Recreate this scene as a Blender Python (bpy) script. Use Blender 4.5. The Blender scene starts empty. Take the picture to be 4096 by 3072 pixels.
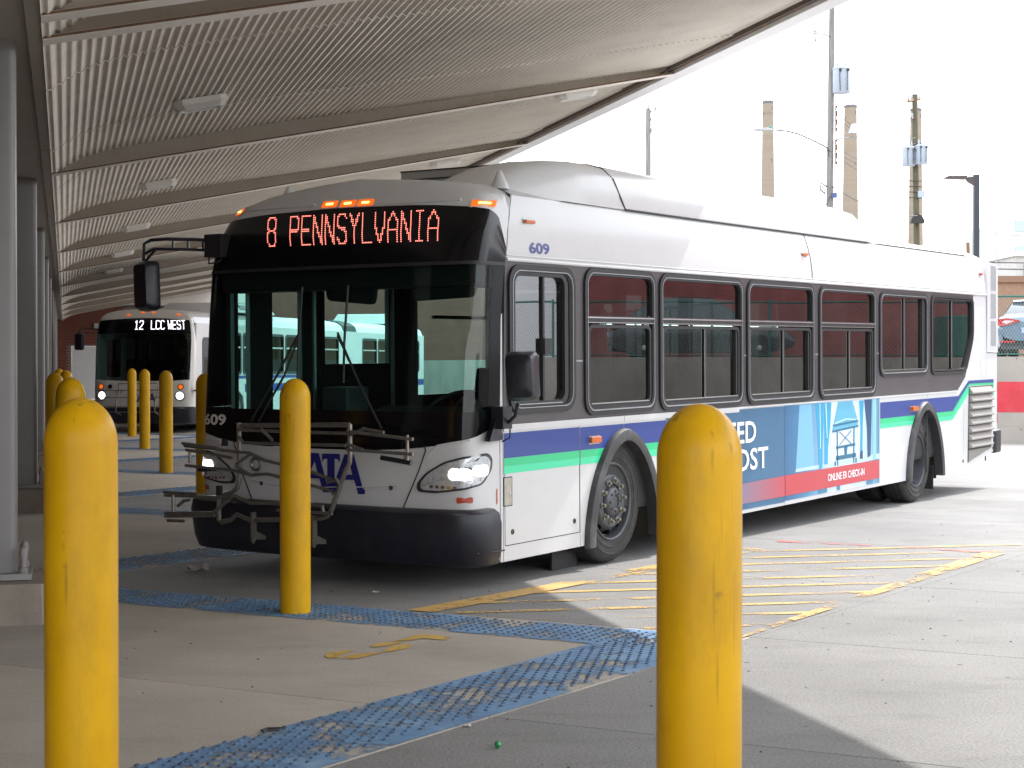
import bpy, bmesh, math, random
from mathutils import Vector, Matrix, noise
from mathutils.geometry import tessellate_polygon
random.seed(7)
S = bpy.context.scene
COL = S.collection

# ---------------------------------------------------------------- camera, sky, sun, exposure
cam_d = bpy.data.cameras.new('camera')
cam = bpy.data.objects.new('camera', cam_d)
COL.objects.link(cam)
S.camera = cam
cam_d.sensor_width = 36.0
cam_d.lens = 59.14
cam_d.clip_start = 0.1
cam_d.clip_end = 6000
cam.location = (0, 0, 1.62)
cam.rotation_euler = (math.radians(90 - 0.67), 0, 0)
cam_d.dof.use_dof = True
cam_d.dof.focus_distance = 13.5
cam_d.dof.aperture_fstop = 14.0

SUN_AZ, SUN_EL = math.radians(41.0), math.radians(48.0)
w = bpy.data.worlds.new('World')
S.world = w
w.use_nodes = True
wn, wl = w.node_tree.nodes, w.node_tree.links
bg = wn['Background']
sky = wn.new('ShaderNodeTexSky')
sky.sky_type = 'NISHITA'
sky.sun_disc = False
sky.sun_elevation = SUN_EL
sky.sun_rotation = SUN_AZ
sky.air_density = 1.0
sky.dust_density = 1.2
sky.ozone_density = 1.0
mixs = wn.new('ShaderNodeMix')
mixs.data_type = 'RGBA'
mixs.inputs['Factor'].default_value = 0.75          # thin bright overcast veil over the blue
mixs.inputs['B'].default_value = (9.5, 9.6, 9.9, 1)
wl.new(sky.outputs['Color'], mixs.inputs['A'])
wl.new(mixs.outputs['Result'], bg.inputs['Color'])
bg.inputs['Strength'].default_value = 0.15
sun_d = bpy.data.lights.new('sun', 'SUN')
sun = bpy.data.objects.new('sun', sun_d)
COL.objects.link(sun)
sun_d.energy = 2.0
sun_d.angle = math.radians(0.53)
sun_d.color = (1.0, 0.965, 0.92)
sd = Vector((math.cos(SUN_EL) * math.sin(SUN_AZ), math.cos(SUN_EL) * math.cos(SUN_AZ), math.sin(SUN_EL)))
sun.rotation_euler = sd.to_track_quat('Z', 'Y').to_euler()
sun.location = sd * 60

vs = S.view_settings
S.display_settings.display_device = 'sRGB'
vs.view_transform = 'Standard'
vs.look = 'None'
vs.gamma = 1.0
vs.use_curve_mapping = False
vs.exposure = 1.47
S.render.engine = 'CYCLES'
S.cycles.use_denoising = True
S.cycles.max_bounces = 10
S.cycles.diffuse_bounces = 5
S.cycles.transparent_max_bounces = 24
S.cycles.caustics_reflective = False
S.cycles.caustics_refractive = False
S.cycles.sample_clamp_indirect = 8.0

# ---------------------------------------------------------------- materials
MATS = {}
def nodes(name):
    m = bpy.data.materials.new(name)
    m.use_nodes = True
    nt = m.node_tree
    return m, nt, nt.nodes['Principled BSDF'], nt.nodes, nt.links

def noise_node(nt, scale, detail=4, rough=.55, coords=None, stretch=None):
    n = nt.nodes.new('ShaderNodeTexNoise')
    n.inputs['Scale'].default_value = scale
    n.inputs['Detail'].default_value = detail
    n.inputs['Roughness'].default_value = rough
    tc = nt.nodes.new('ShaderNodeTexCoord')
    src = tc.outputs['Object']
    if stretch:
        mp = nt.nodes.new('ShaderNodeMapping')
        mp.inputs['Scale'].default_value = stretch
        nt.links.new(src, mp.inputs['Vector'])
        src = mp.outputs['Vector']
    nt.links.new(src, n.inputs['Vector'])
    return n

def ramp(nt, fac, stops):
    r = nt.nodes.new('ShaderNodeValToRGB')
    e = r.color_ramp.elements
    while len(e) < len(stops):
        e.new(.5)
    for el, (p, c) in zip(e, stops):
        el.position = p
        el.color = c if len(c) == 4 else (*c, 1)
    nt.links.new(fac, r.inputs['Fac'])
    return r

def mixc(nt, fac, a, b, mode='MIX'):
    m = nt.nodes.new('ShaderNodeMix')
    m.data_type = 'RGBA'
    m.blend_type = mode
    for k, v in (('Factor', fac), ('A', a), ('B', b)):
        if hasattr(v, 'is_linked'):
            nt.links.new(v, m.inputs[k])
        elif isinstance(v, (int, float)):
            m.inputs[k].default_value = v
        else:
            m.inputs[k].default_value = (*v, 1)
    return m.outputs['Result']

def M(name, col, rough=.5, metal=0., var=.0, vscale=4., dirt=0., dscale=2., dcol=(.08, .06, .05), bump=0., bscale=60., coat=0., spec=.5,
      emit=None, estr=0., stretch=None):
    if name in MATS:
        return MATS[name]
    m, nt, b, N, L = nodes(name)
    b.inputs['Roughness'].default_value = rough
    b.inputs['Metallic'].default_value = metal
    b.inputs['Specular IOR Level'].default_value = spec
    b.inputs['Coat Weight'].default_value = coat
    b.inputs['Coat Roughness'].default_value = .06
    c = None
    if var:
        n = noise_node(nt, vscale, 6, .6, stretch=stretch)
        c = ramp(nt, n.outputs['Fac'], [(.25, tuple(x * (1 - var) for x in col)), (.75, tuple(min(1, x * (1 + var)) for x in col))]).outputs['Color']
    if dirt:
        n2 = noise_node(nt, dscale, 8, .7, stretch=stretch)
        f = ramp(nt, n2.outputs['Fac'], [(.5, (0, 0, 0)), (.78, (dirt, dirt, dirt))]).outputs['Color']
        c = mixc(nt, f, c if c is not None else col, dcol)
    if c is not None:
        L.new(c, b.inputs['Base Color'])
    else:
        b.inputs['Base Color'].default_value = (*col, 1)
    if bump:
        n3 = noise_node(nt, bscale, 6, .6, stretch=stretch)
        bp = N.new('ShaderNodeBump')
        bp.inputs['Strength'].default_value = bump
        bp.inputs['Distance'].default_value = .02
        L.new(n3.outputs['Fac'], bp.inputs['Height'])
        L.new(bp.outputs['Normal'], b.inputs['Normal'])
    if emit:
        b.inputs['Emission Color'].default_value = (*emit, 1)
        b.inputs['Emission Strength'].default_value = estr
    MATS[name] = m
    return m

def glass_mat(name, tint, ior=1.5, add=0.0, rough=.01, dirt=0.):
    m, nt, b, N, L = nodes(name)
    N.remove(b)
    out = N['Material Output']
    tr = N.new('ShaderNodeBsdfTransparent')
    tr.inputs['Color'].default_value = (*tint, 1)
    gl = N.new('ShaderNodeBsdfGlossy')
    gl.inputs['Roughness'].default_value = rough
    # Schlick reflectance, the same from either face of the thin sheet
    f0 = ((ior - 1) / (ior + 1)) ** 2 + add
    lw = N.new('ShaderNodeLayerWeight')
    pw = N.new('ShaderNodeMath')
    pw.operation = 'POWER'
    pw.inputs[1].default_value = 5.0
    L.new(lw.outputs['Facing'], pw.inputs[0])
    lw.inputs['Blend'].default_value = .5
    ad = N.new('ShaderNodeMath')
    ad.operation = 'MULTIPLY_ADD'
    ad.use_clamp = True
    ad.inputs[1].default_value = 1 - f0
    ad.inputs[2].default_value = f0
    L.new(pw.outputs[0], ad.inputs[0])
    mx = N.new('ShaderNodeMixShader')
    L.new(ad.outputs[0], mx.inputs['Fac'])
    L.new(tr.outputs[0], mx.inputs[1])
    L.new(gl.outputs[0], mx.inputs[2])
    last = mx.outputs[0]
    if dirt:
        df = N.new('ShaderNodeBsdfDiffuse')
        df.inputs['Color'].default_value = (.45, .44, .42, 1)
        n = noise_node(nt, 2.2, 8, .7, stretch=(1, 1, .5))
        r = ramp(nt, n.outputs['Fac'], [(.45, (0, 0, 0)), (.85, (dirt, dirt, dirt))])
        m2 = N.new('ShaderNodeMixShader')
        L.new(r.outputs['Color'], m2.inputs['Fac'])
        L.new(last, m2.inputs[1])
        L.new(df.outputs[0], m2.inputs[2])
        last = m2.outputs[0]
    L.new(last, out.inputs['Surface'])
    return m

def worn_paint(name, cols, keep, scale, patch_scale, rough=.6, stretch=None):
    """Road paint worn through: clear where the paint has gone."""
    m, nt, b, N, L = nodes(name)
    out = N['Material Output']
    n = noise_node(nt, 3.0, 8, .65)
    c = ramp(nt, n.outputs['Fac'], [(.3, cols[0]), (.55, cols[1]), (.75, cols[2])])
    L.new(c.outputs['Color'], b.inputs['Base Color'])
    b.inputs['Roughness'].default_value = rough
    n1 = noise_node(nt, scale, 8, .75, stretch=stretch)
    n2 = noise_node(nt, patch_scale, 4, .6)
    ad = N.new('ShaderNodeMath')
    ad.operation = 'MULTIPLY_ADD'
    ad.inputs[1].default_value = .55
    L.new(n2.outputs['Fac'], ad.inputs[0])
    mu = N.new('ShaderNodeMath')
    mu.operation = 'MULTIPLY'
    mu.inputs[1].default_value = .45
    L.new(n1.outputs['Fac'], mu.inputs[0])
    L.new(mu.outputs[0], ad.inputs[2])
    r = ramp(nt, ad.outputs[0], [(keep - .03, (0, 0, 0)), (keep + .03, (1, 1, 1))])
    tr = N.new('ShaderNodeBsdfTransparent')
    mx = N.new('ShaderNodeMixShader')
    L.new(r.outputs['Color'], mx.inputs['Fac'])
    L.new(b.outputs[0], mx.inputs[2])
    L.new(tr.outputs[0], mx.inputs[1])
    L.new(mx.outputs[0], out.inputs['Surface'])
    return m

def concrete(name, col, speck=.5, stain=.35, scale=1.0, tint=0.):
    m, nt, b, N, L = nodes(name)
    geo = N.new('ShaderNodeNewGeometry')
    def nn(s, d, r, mapsc=None):
        n = N.new('ShaderNodeTexNoise')
        n.inputs['Scale'].default_value = s
        n.inputs['Detail'].default_value = d
        n.inputs['Roughness'].default_value = r
        if mapsc:
            mp = N.new('ShaderNodeMapping')
            mp.inputs['Scale'].default_value = mapsc
            mp.inputs['Rotation'].default_value = (0, 0, .85)
            L.new(geo.outputs['Position'], mp.inputs['Vector'])
            L.new(mp.outputs['Vector'], n.inputs['Vector'])
        else:
            L.new(geo.outputs['Position'], n.inputs['Vector'])
        return n
    big = nn(.45 * scale, 5, .6)
    c = ramp(nt, big.outputs['Fac'], [(.3, tuple(x * .80 for x in col)), (.7, tuple(x * 1.14 for x in col))]).outputs['Color']
    st = nn(1.1 * scale, 9, .72, (1, 2.6, 1))
    f = ramp(nt, st.outputs['Fac'], [(.5, (0, 0, 0)), (.72, (stain, stain, stain))]).outputs['Color']
    c = mixc(nt, f, c, tuple(x * .55 for x in col))
    fine = nn(70 * scale, 6, .8)
    f2 = ramp(nt, fine.outputs['Fac'], [(.35, (1 - speck * .35,) * 3), (.65, (1 + speck * .22,) * 3)]).outputs['Color']
    c = mixc(nt, 1.0, c, f2, 'MULTIPLY')
    spots = N.new('ShaderNodeTexVoronoi')
    spots.inputs['Scale'].default_value = 2.6
    L.new(geo.outputs['Position'], spots.inputs['Vector'])
    f3 = ramp(nt, spots.outputs['Distance'], [(.03, (.75, .75, .75)), (.055, (0, 0, 0))]).outputs['Color']
    c = mixc(nt, f3, c, (.05, .045, .04))
    pal = nn(210 * scale, 2, .5)
    f4 = ramp(nt, pal.outputs['Fac'], [(.68, (0, 0, 0)), (.72, (.35, .35, .35))]).outputs['Color']
    c = mixc(nt, f4, c, tuple(min(1, x * 1.7) for x in col))
    oi = N.new('ShaderNodeObjectInfo')
    rr = ramp(nt, oi.outputs['Random'], [(0, (.93, .93, .93)), (1, (1.05, 1.045, 1.04))]).outputs['Color']
    c = mixc(nt, 1.0, c, rr, 'MULTIPLY')
    L.new(c, b.inputs['Base Color'])
    b.inputs['Roughness'].default_value = .88
    b.inputs['Specular IOR Level'].default_value = .3
    bp = N.new('ShaderNodeBump')
    bp.inputs['Strength'].default_value = .35
    bp.inputs['Distance'].default_value = .006
    br = nn(60, 4, .7, (1, 7, 1))
    L.new(br.outputs['Fac'], bp.inputs['Height'])
    L.new(bp.outputs['Normal'], b.inputs['Normal'])
    return m

def brick_mat(name, c1, c2, mortar, scale):
    m, nt, b, N, L = nodes(name)
    tc = N.new('ShaderNodeTexCoord')
    br = N.new('ShaderNodeTexBrick')
    br.inputs['Color1'].default_value = (*c1, 1)
    br.inputs['Color2'].default_value = (*c2, 1)
    br.inputs['Mortar'].default_value = (*mortar, 1)
    br.inputs['Scale'].default_value = scale
    br.inputs['Mortar Size'].default_value = .018
    br.inputs['Row Height'].default_value = .25
    br.inputs['Brick Width'].default_value = .7
    sep = N.new('ShaderNodeSeparateXYZ')
    com = N.new('ShaderNodeCombineXYZ')
    add = N.new('ShaderNodeMath')
    L.new(tc.outputs['Object'], sep.inputs[0])
    L.new(sep.outputs['X'], add.inputs[0])
    L.new(sep.outputs['Y'], add.inputs[1])
    L.new(add.outputs[0], com.inputs['X'])
    L.new(sep.outputs['Z'], com.inputs['Y'])
    L.new(com.outputs[0], br.inputs['Vector'])
    n = noise_node(nt, 1.5, 5, .6)
    f = ramp(nt, n.outputs['Fac'], [(.3, (.8, .8, .8)), (.7, (1.1, 1.1, 1.1))]).outputs['Color']
    c = mixc(nt, 1.0, br.outputs['Color'], f, 'MULTIPLY')
    L.new(c, b.inputs['Base Color'])
    b.inputs['Roughness'].default_value = .85
    return m

def bollard_mat(seed):
    m, nt, b, N, L = nodes('bollard_yellow')
    tc = N.new('ShaderNodeTexCoord')
    oi = N.new('ShaderNodeObjectInfo')
    vadd = N.new('ShaderNodeVectorMath')
    vadd.operation = 'ADD'
    sc = N.new('ShaderNodeVectorMath')
    sc.operation = 'SCALE'
    sc.inputs[0].default_value = (7.3, 3.1, 5.7)
    L.new(oi.outputs['Random'], sc.inputs['Scale'])
    L.new(tc.outputs['Object'], vadd.inputs[0])
    L.new(sc.outputs[0], vadd.inputs[1])
    def nn(s, d, r, mp_s=None):
        n = N.new('ShaderNodeTexNoise')
        n.inputs['Scale'].default_value = s
        n.inputs['Detail'].default_value = d
        n.inputs['Roughness'].default_value = r
        v = vadd.outputs[0]
        if mp_s:
            mp = N.new('ShaderNodeMapping')
            mp.inputs['Scale'].default_value = mp_s
            L.new(v, mp.inputs['Vector'])
            v = mp.outputs['Vector']
        L.new(v, n.inputs['Vector'])
        return n
    n = nn(2.2, 5, .6)
    c = ramp(nt, n.outputs['Fac'], [(.3, (.54, .28, .002)), (.7, (.66, .365, .004))]).outputs['Color']
    g = nn(5, 8, .75, (1, 1, .35))
    f = ramp(nt, g.outputs['Fac'], [(.48, (0, 0, 0)), (.76, (.6, .6, .6))]).outputs['Color']
    c = mixc(nt, f, c, (.30, .17, .02))
    s = nn(9, 3, .6, (3, 3, .12))
    f = ramp(nt, s.outputs['Fac'], [(.64, (0, 0, 0)), (.70, (.55, .55, .55))]).outputs['Color']
    c = mixc(nt, f, c, (.16, .10, .02))
    d = nn(16, 2, .5)
    f = ramp(nt, d.outputs['Fac'], [(.74, (0, 0, 0)), (.80, (.55, .55, .55))]).outputs['Color']
    c = mixc(nt, f, c, (.20, .12, .025))
    L.new(c, b.inputs['Base Color'])
    b.inputs['Roughness'].default_value = .38
    b.inputs['Specular IOR Level'].default_value = .22
    return m

BUSWHITE = M('bus_white', (.555, .555, .56), .27, var=.03, vscale=1.5, dirt=.25, dscale=1.7, dcol=(.38, .355, .31), coat=.1, spec=.4)
BLACKGLOSS = M('gloss_black', (.005, .005, .006), .12, spec=.25)
BLACKRUB = M('black_rubber', (.016, .016, .017), .55, var=.25, vscale=9)
BLACKPLAST = M('black_plastic', (.011, .012, .020), .36, var=.3, vscale=7, dirt=.30, dscale=3.1, dcol=(.07, .07, .075))
DARKINT = M('interior_dark', (.018, .019, .02), .7, var=.2)  # dimness of the cabin put into a near-black surface colour
DARKSEAT = M('seat_blue', (.02, .03, .07), .8, var=.2)
BANDGREY = M('band_grey', (.075, .068, .072), .32, var=.12, vscale=2.5)
ALU = M('aluminium', (.62, .62, .62), .3, metal=1.)
GALV = M('galvanised', (.36, .37, .385), .5, metal=.7, var=.15)
BLUE = M('stripe_blue', (.016, .045, .235), .3, coat=.3, var=.05)
GREEN = M('stripe_green', (.02, .50, .21), .3, coat=.3)
GREEN2 = M('stripe_mint', (.05, .62, .33), .3, coat=.3)
NUMBLUE = M('number_blue', (.045, .065, .24), .4)
NUMWHITE = M('number_white', (.62, .60, .55), .5)
WINDSHIELD = glass_mat('windshield_glass', (.44, .70, .655), 1.45, 0.0)
SIDEGLASS = glass_mat('side_glass', (.012, .013, .014), 1.55, .12, dirt=.035)
DRIVERGLASS = glass_mat('driver_glass', (.34, .48, .48), 1.5, .30)
CURBGLASS = glass_mat('curb_glass', (.74, .97, .93), 1.4, 0.0)
FARGLASS = glass_mat('far_bus_glass', (.30, .42, .40), 1.5, .02)
AMBER = M('amber_lens', (.55, .12, .01), .25, coat=.5)
AMBERLIT = M('amber_lamp_lit', (.7, .12, .01), .3, emit=(1., .16, .01), estr=.30)
AMBERCORE = M('amber_lamp_core', (1, .5, .1), .3, emit=(1., .50, .10), estr=2.2)
REDLENS = M('red_lens', (.42, .015, .015), .25, coat=.5)
REDREFL = M('red_reflector', (.40, .035, .01), .3, coat=.4)
CHROME = M('reflector_chrome', (.75, .76, .78), .12, metal=1.)
LAMPWHITE = M('headlamp_lit', (1, 1, 1), .3, emit=(1, .98, .95), estr=3.)
LENS = glass_mat('lamp_lens', (.92, .94, .95), 1.45, 0.02)
TYRE = M('tyre_rubber', (.028, .027, .026), .82, var=.35, vscale=12, dirt=.5, dscale=3, dcol=(.10, .09, .08), bump=.3, bscale=90)
RIM = M('rim_grey', (.07, .075, .085), .45, metal=.3, var=.25, vscale=10)
RACK = M('rack_steel', (.24, .22, .195), .36, metal=.7, var=.2, vscale=12)
LED = M('led_red', (.3, .05, .03), .5, emit=(1.0, .24, .18), estr=1.05)
LEDW = M('led_white', (.3, .3, .3), .5, emit=(.93, .86, 1.0), estr=1.2)
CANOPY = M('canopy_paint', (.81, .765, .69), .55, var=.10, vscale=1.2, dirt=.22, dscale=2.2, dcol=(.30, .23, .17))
FLANGE_LIT = M('flange_lit', (.78, .74, .68), .45, var=.05, dirt=.3, dscale=3.5, dcol=(.36, .24, .15))  # same girder as the web, brightened in colour for its lit underside
GIRDER_SHADED = M('girder_web_shaded', (.36, .315, .26), .5, var=.10, vscale=1.3, dirt=.4, dscale=3.0, dcol=(.24, .13, .07))  # web shading put into a darker colour; the rust patches are real
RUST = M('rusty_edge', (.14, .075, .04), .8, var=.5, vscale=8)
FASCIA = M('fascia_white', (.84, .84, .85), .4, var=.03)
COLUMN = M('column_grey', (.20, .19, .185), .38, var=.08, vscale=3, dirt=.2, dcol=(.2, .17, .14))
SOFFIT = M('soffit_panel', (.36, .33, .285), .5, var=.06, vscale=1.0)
FIXTURE = M('light_fixture_white', (.70, .68, .65), .4, var=.05)
WOODPOLE = M('pole_wood', (.20, .19, .185), .85, var=.35, vscale=3, stretch=(6, 6, .4), bump=.5, bscale=20)
WOODOLIVE = M('pole_olive_wood', (.085, .078, .05), .85, var=.35, vscale=3, stretch=(6, 6, .4))
TRANSF = M('transformer_grey', (.33, .39, .46), .4, var=.05)
WIRE = M('wire_black', (.02, .02, .022), .6)
POLEBLACK = M('pole_black', (.02, .026, .035), .4)
STEELDARK = M('steel_dark', (.09, .085, .08), .5, metal=.5, var=.2)
FENCEGREEN = M('fence_green', (.02, .12, .10), .5)
FENCEWIRE = M('fence_wire', (.22, .28, .26), .5, metal=.3)
CONC = concrete('pavement_concrete', (.315, .295, .268))
CONCB = concrete('pavement_concrete_worn', (.262, .259, .252), 1.25, .5)
CONCP = concrete('platform_concrete_lifted', (.46, .415, .355), .6, .32)  # warm concrete, also lightened to make up for weak light under the canopy
PEDC = concrete('pedestal_concrete', (.30, .26, .22), .5, .5, 2.)
WALLC = concrete('wall_concrete', (.36, .335, .30), .5, .45, 1.4)
DARKJOINT = M('joint_dark', (.06, .055, .05), .9)
BLUEPAINT = worn_paint('blue_paint', [(.09, .19, .36), (.15, .28, .45), (.27, .43, .54)], .472, 21, 2.4, stretch=(1, 1, 1))
DOMEPAINT = M('dome_paint', (.065, .115, .19), .7, var=.6, vscale=9)
YELPAINT = worn_paint('yellow_paint', [(.50, .30, .08), (.58, .37, .12), (.60, .43, .20)], .488, 30, 1.6)
YELFRESH = worn_paint('yellow_paint_solid', [(.52, .33, .07), (.58, .38, .09), (.62, .43, .13)], .42, 30, 2.)
REDPAINT = worn_paint('red_paint', [(.50, .10, .10), (.55, .13, .12), (.6, .2, .18)], .52, 20, 1.5)
REDSTRIPE = M('red_stripe', (.50, .035, .05), .7, var=.15, vscale=3, dirt=.3, dcol=(.45, .2, .17))
BRICK = M('brick_red', (.17, .050, .032), .85, var=.3, vscale=3, bump=.3, bscale=40)
MORTAR = M('mortar', (.24, .17, .14), .9)
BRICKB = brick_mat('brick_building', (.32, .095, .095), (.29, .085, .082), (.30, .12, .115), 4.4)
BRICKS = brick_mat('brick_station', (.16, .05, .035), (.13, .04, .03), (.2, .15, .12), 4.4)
BOLLARD = bollard_mat(0)
DOORW = M('door_white', (.62, .62, .60), .45, var=.04)
CHIM = None

# ---------------------------------------------------------------- mesh helpers
class MB:
    def __init__(s):
        s.v, s.f, s.mi, s.cur = [], [], [], 0
    def add(s, vs, fs):
        o = len(s.v)
        s.v += [tuple(v) for v in vs]
        s.f += [tuple(i + o for i in f) for f in fs]
        s.mi += [s.cur] * len(fs)
        return s
    def box(s, x0, x1, y0, y1, z0, z1):
        if x0 > x1: x0, x1 = x1, x0
        if y0 > y1: y0, y1 = y1, y0
        if z0 > z1: z0, z1 = z1, z0
        v = [(x, y, z) for z in (z0, z1) for y in (y0, y1) for x in (x0, x1)]
        return s.add(v, [(0, 2, 3, 1), (4, 5, 7, 6), (0, 1, 5, 4), (2, 6, 7, 3), (0, 4, 6, 2), (1, 3, 7, 5)])
    def hexa(s, p):           # 8 points: bottom loop then top loop
        return s.add(p, [(3, 2, 1, 0), (4, 5, 6, 7), (0, 1, 5, 4), (1, 2, 6, 5), (2, 3, 7, 6), (3, 0, 4, 7)])
    def tube(s, pts, r, n=8, caps=True, closed=False):
        P = [Vector(p) for p in pts]
        k = len(P)
        rings, up = [], None
        for i, p in enumerate(P):
            a = P[i - 1] if (i or closed) else P[0]
            b = P[(i + 1) % k] if (i < k - 1 or closed) else P[-1]
            t = (b - a)
            t = t.normalized() if t.length > 1e-9 else Vector((0, 0, 1))
            if up is None:
                up = t.cross(Vector((0, 0, 1)))
                if up.length < .1:
                    up = t.cross(Vector((1, 0, 0)))
                up.normalize()
            up = (up - t * up.dot(t)).normalized()
            sd_ = t.cross(up)
            rr = r[i] if isinstance(r, (list, tuple)) else r
            rings.append([p + (up * math.cos(q) + sd_ * math.sin(q)) * rr for q in (2 * math.pi * j / n for j in range(n))])
        vs_ = [v for ring in rings for v in ring]
        fs = []
        for i in range(k if closed else k - 1):
            i2 = (i + 1) % k
            for j in range(n):
                j2 = (j + 1) % n
                fs.append((i * n + j, i * n + j2, i2 * n + j2, i2 * n + j))
        if caps and not closed:
            fs.append(tuple(range(n))[::-1])
            fs.append(tuple((k - 1) * n + j for j in range(n)))
        return s.add(vs_, fs)
    def lathe(s, prof, n=24, c=(0, 0, 0), axis='z', cap0=True, cap1=True):
        vs_ = []
        for r, z in prof:
            for j in range(n):
                a = 2 * math.pi * j / n
                x, y = r * math.cos(a), r * math.sin(a)
                p = (x, y, z) if axis == 'z' else ((x, z, y) if axis == 'y' else (z, x, y))
                vs_.append((p[0] + c[0], p[1] + c[1], p[2] + c[2]))
        fs = []
        for i in range(len(prof) - 1):
            for j in range(n):
                j2 = (j + 1) % n
                fs.append((i * n + j, i * n + j2, (i + 1) * n + j2, (i + 1) * n + j))
        if cap0 and prof[0][0] > 1e-6: fs.append(tuple(range(n))[::-1])
        if cap1 and prof[-1][0] > 1e-6: fs.append(tuple((len(prof) - 1) * n + j for j in range(n)))
        return s.add(vs_, fs)
    def grid(s, rows):
        nr, nc = len(rows), len(rows[0])
        vs_ = [p for r in rows for p in r]
        fs = [(i * nc + j, i * nc + j + 1, (i + 1) * nc + j + 1, (i + 1) * nc + j) for i in range(nr - 1) for j in range(nc - 1)]
        return s.add(vs_, fs)
    def prism(s, outer, fn, d0, d1, holes=()):
        """polygon (2D) with holes swept from depth d0 to d1; fn(x, y, d) -> 3D. Without d1 a single sheet."""
        loops = [outer] + list(holes)
        tris = tessellate_polygon([[Vector((x, y, 0)) for x, y in l] for l in loops])
        flat = [q for l in loops for q in l]
        n = len(flat)
        vs_ = [fn(x, y, d0) for x, y in flat]
        fs = [tuple(t) for t in tris]
        if d1 is not None:
            vs_ += [fn(x, y, d1) for x, y in flat]
            fs += [tuple(i + n for i in t[::-1]) for t in tris]
            o = 0
            for l in loops:
                k = len(l)
                for i in range(k):
                    a, b = o + i, o + (i + 1) % k
                    fs.append((a, b, b + n, a + n))
                o += k
        return s.add(vs_, fs)
    def star(s, pts, fn, k=3):
        cx = sum(p[0] for p in pts) / len(pts)
        cy = sum(p[1] for p in pts) / len(pts)
        n = len(pts)
        vs_ = [fn(cx, cy)]
        for i in range(1, k + 1):
            q = i / k
            vs_ += [fn(cx + (x - cx) * q, cy + (y - cy) * q) for x, y in pts]
        fs = [(0, 1 + j, 1 + (j + 1) % n) for j in range(n)]
        for i in range(k - 1):
            for j in range(n):
                j2 = (j + 1) % n
                fs.append((1 + i * n + j, 1 + i * n + j2, 1 + (i + 1) * n + j2, 1 + (i + 1) * n + j))
        return s.add(vs_, fs)
    def mesh(s, name, mats, smooth=True, angle=32):
        me = bpy.data.meshes.new(name)
        me.from_pydata(s.v, [], s.f)
        for m in (mats if isinstance(mats, (list, tuple)) else [mats]):
            me.materials.append(m)
        if isinstance(mats, (list, tuple)) and len(mats) > 1:
            me.polygons.foreach_set('material_index', s.mi)
        bm = bmesh.new()
        bm.from_mesh(me)
        bmesh.ops.recalc_face_normals(bm, faces=bm.faces)
        bm.to_mesh(me)
        bm.free()
        if smooth:
            me.shade_smooth()
            me.set_sharp_from_angle(angle=math.radians(angle))
        me.update()
        return me
    def build(s, name, mats, parent=None, smooth=True, angle=32, bevel=0., label=None):
        o = bpy.data.objects.new(name, s.mesh(name, mats, smooth, angle))
        COL.objects.link(o)
        if parent is not None: o.parent = parent
        if bevel:
            b = o.modifiers.new('bevel', 'BEVEL')
            b.width = bevel
            b.segments = 2
            b.limit_method = 'ANGLE'
            b.angle_limit = math.radians(40)
        if label: o['label'] = label
        return o

def build_each(mb, name, mats, parent=None, smooth=True, angle=32, tol=.0006):
    """one object for each separate piece of the mesh"""
    key, rep = {}, []
    for v in mb.v:
        k = tuple(round(c / tol) for c in v)
        rep.append(key.setdefault(k, len(rep)))
    par = list(range(len(mb.v)))
    def find(i):
        while par[i] != i:
            par[i] = par[par[i]]
            i = par[i]
        return i
    for f in mb.f:
        r0 = find(rep[f[0]])
        for i in f[1:]: par[find(rep[i])] = r0
    groups = {}
    for f, m in zip(mb.f, mb.mi): groups.setdefault(find(rep[f[0]]), []).append((f, m))
    out = []
    for fs in groups.values():
        q, idx = MB(), {}
        for f, m in fs:
            for i in f:
                if i not in idx:
                    idx[i] = len(q.v)
                    q.v.append(mb.v[i])
            q.f.append(tuple(idx[i] for i in f))
            q.mi.append(m)
        out.append(q.build(name, mats, parent, smooth, angle))
    return out
def tag(o, label=None, cat=None, group=None, kind=None):
    if label: o['label'] = label
    if cat: o['category'] = cat
    if group: o['group'] = group
    if kind: o['kind'] = kind
    return o
def thing(name, label, cat, mat=None, group=None):
    o = bpy.data.objects.new(name, None)
    o.empty_display_size = .2
    COL.objects.link(o)
    if mat is not None: o.matrix_world = mat
    return tag(o, label, cat, group)
def inst(name, me, parent=None, mat=None, kind=None):
    o = bpy.data.objects.new(name, me)
    COL.objects.link(o)
    if parent is not None: o.parent = parent
    if mat is not None: o.matrix_local = mat
    if kind: o['kind'] = kind
    return o
def copy_tree(o, parent=None):
    c = o.copy()
    COL.objects.link(c)
    c.parent = parent
    for ch in list(o.children): copy_tree(ch, c)
    return c
def rrect(x0, x1, y0, y1, r, n=4):
    pts = []
    for cx, cy, a0 in ((x1 - r, y1 - r, 0), (x0 + r, y1 - r, 90), (x0 + r, y0 + r, 180), (x1 - r, y0 + r, 270)):
        for i in range(n + 1):
            a = math.radians(a0 + 90 * i / n)
            pts.append((cx + r * math.cos(a), cy + r * math.sin(a)))
    return pts
def round_poly(pts, r, n=4):
    out = []
    k = len(pts)
    for i in range(k):
        p, a, b = Vector(pts[i]), Vector(pts[i - 1]), Vector(pts[(i + 1) % k])
        d1, d2 = (a - p).normalized(), (b - p).normalized()
        q0, q1 = p + d1 * r, p + d2 * r
        for j in range(n + 1):
            t = j / n
            q = q0 * (1 - t) ** 2 + p * 2 * t * (1 - t) + q1 * t * t
            out.append((q.x, q.y))
    return out
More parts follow.
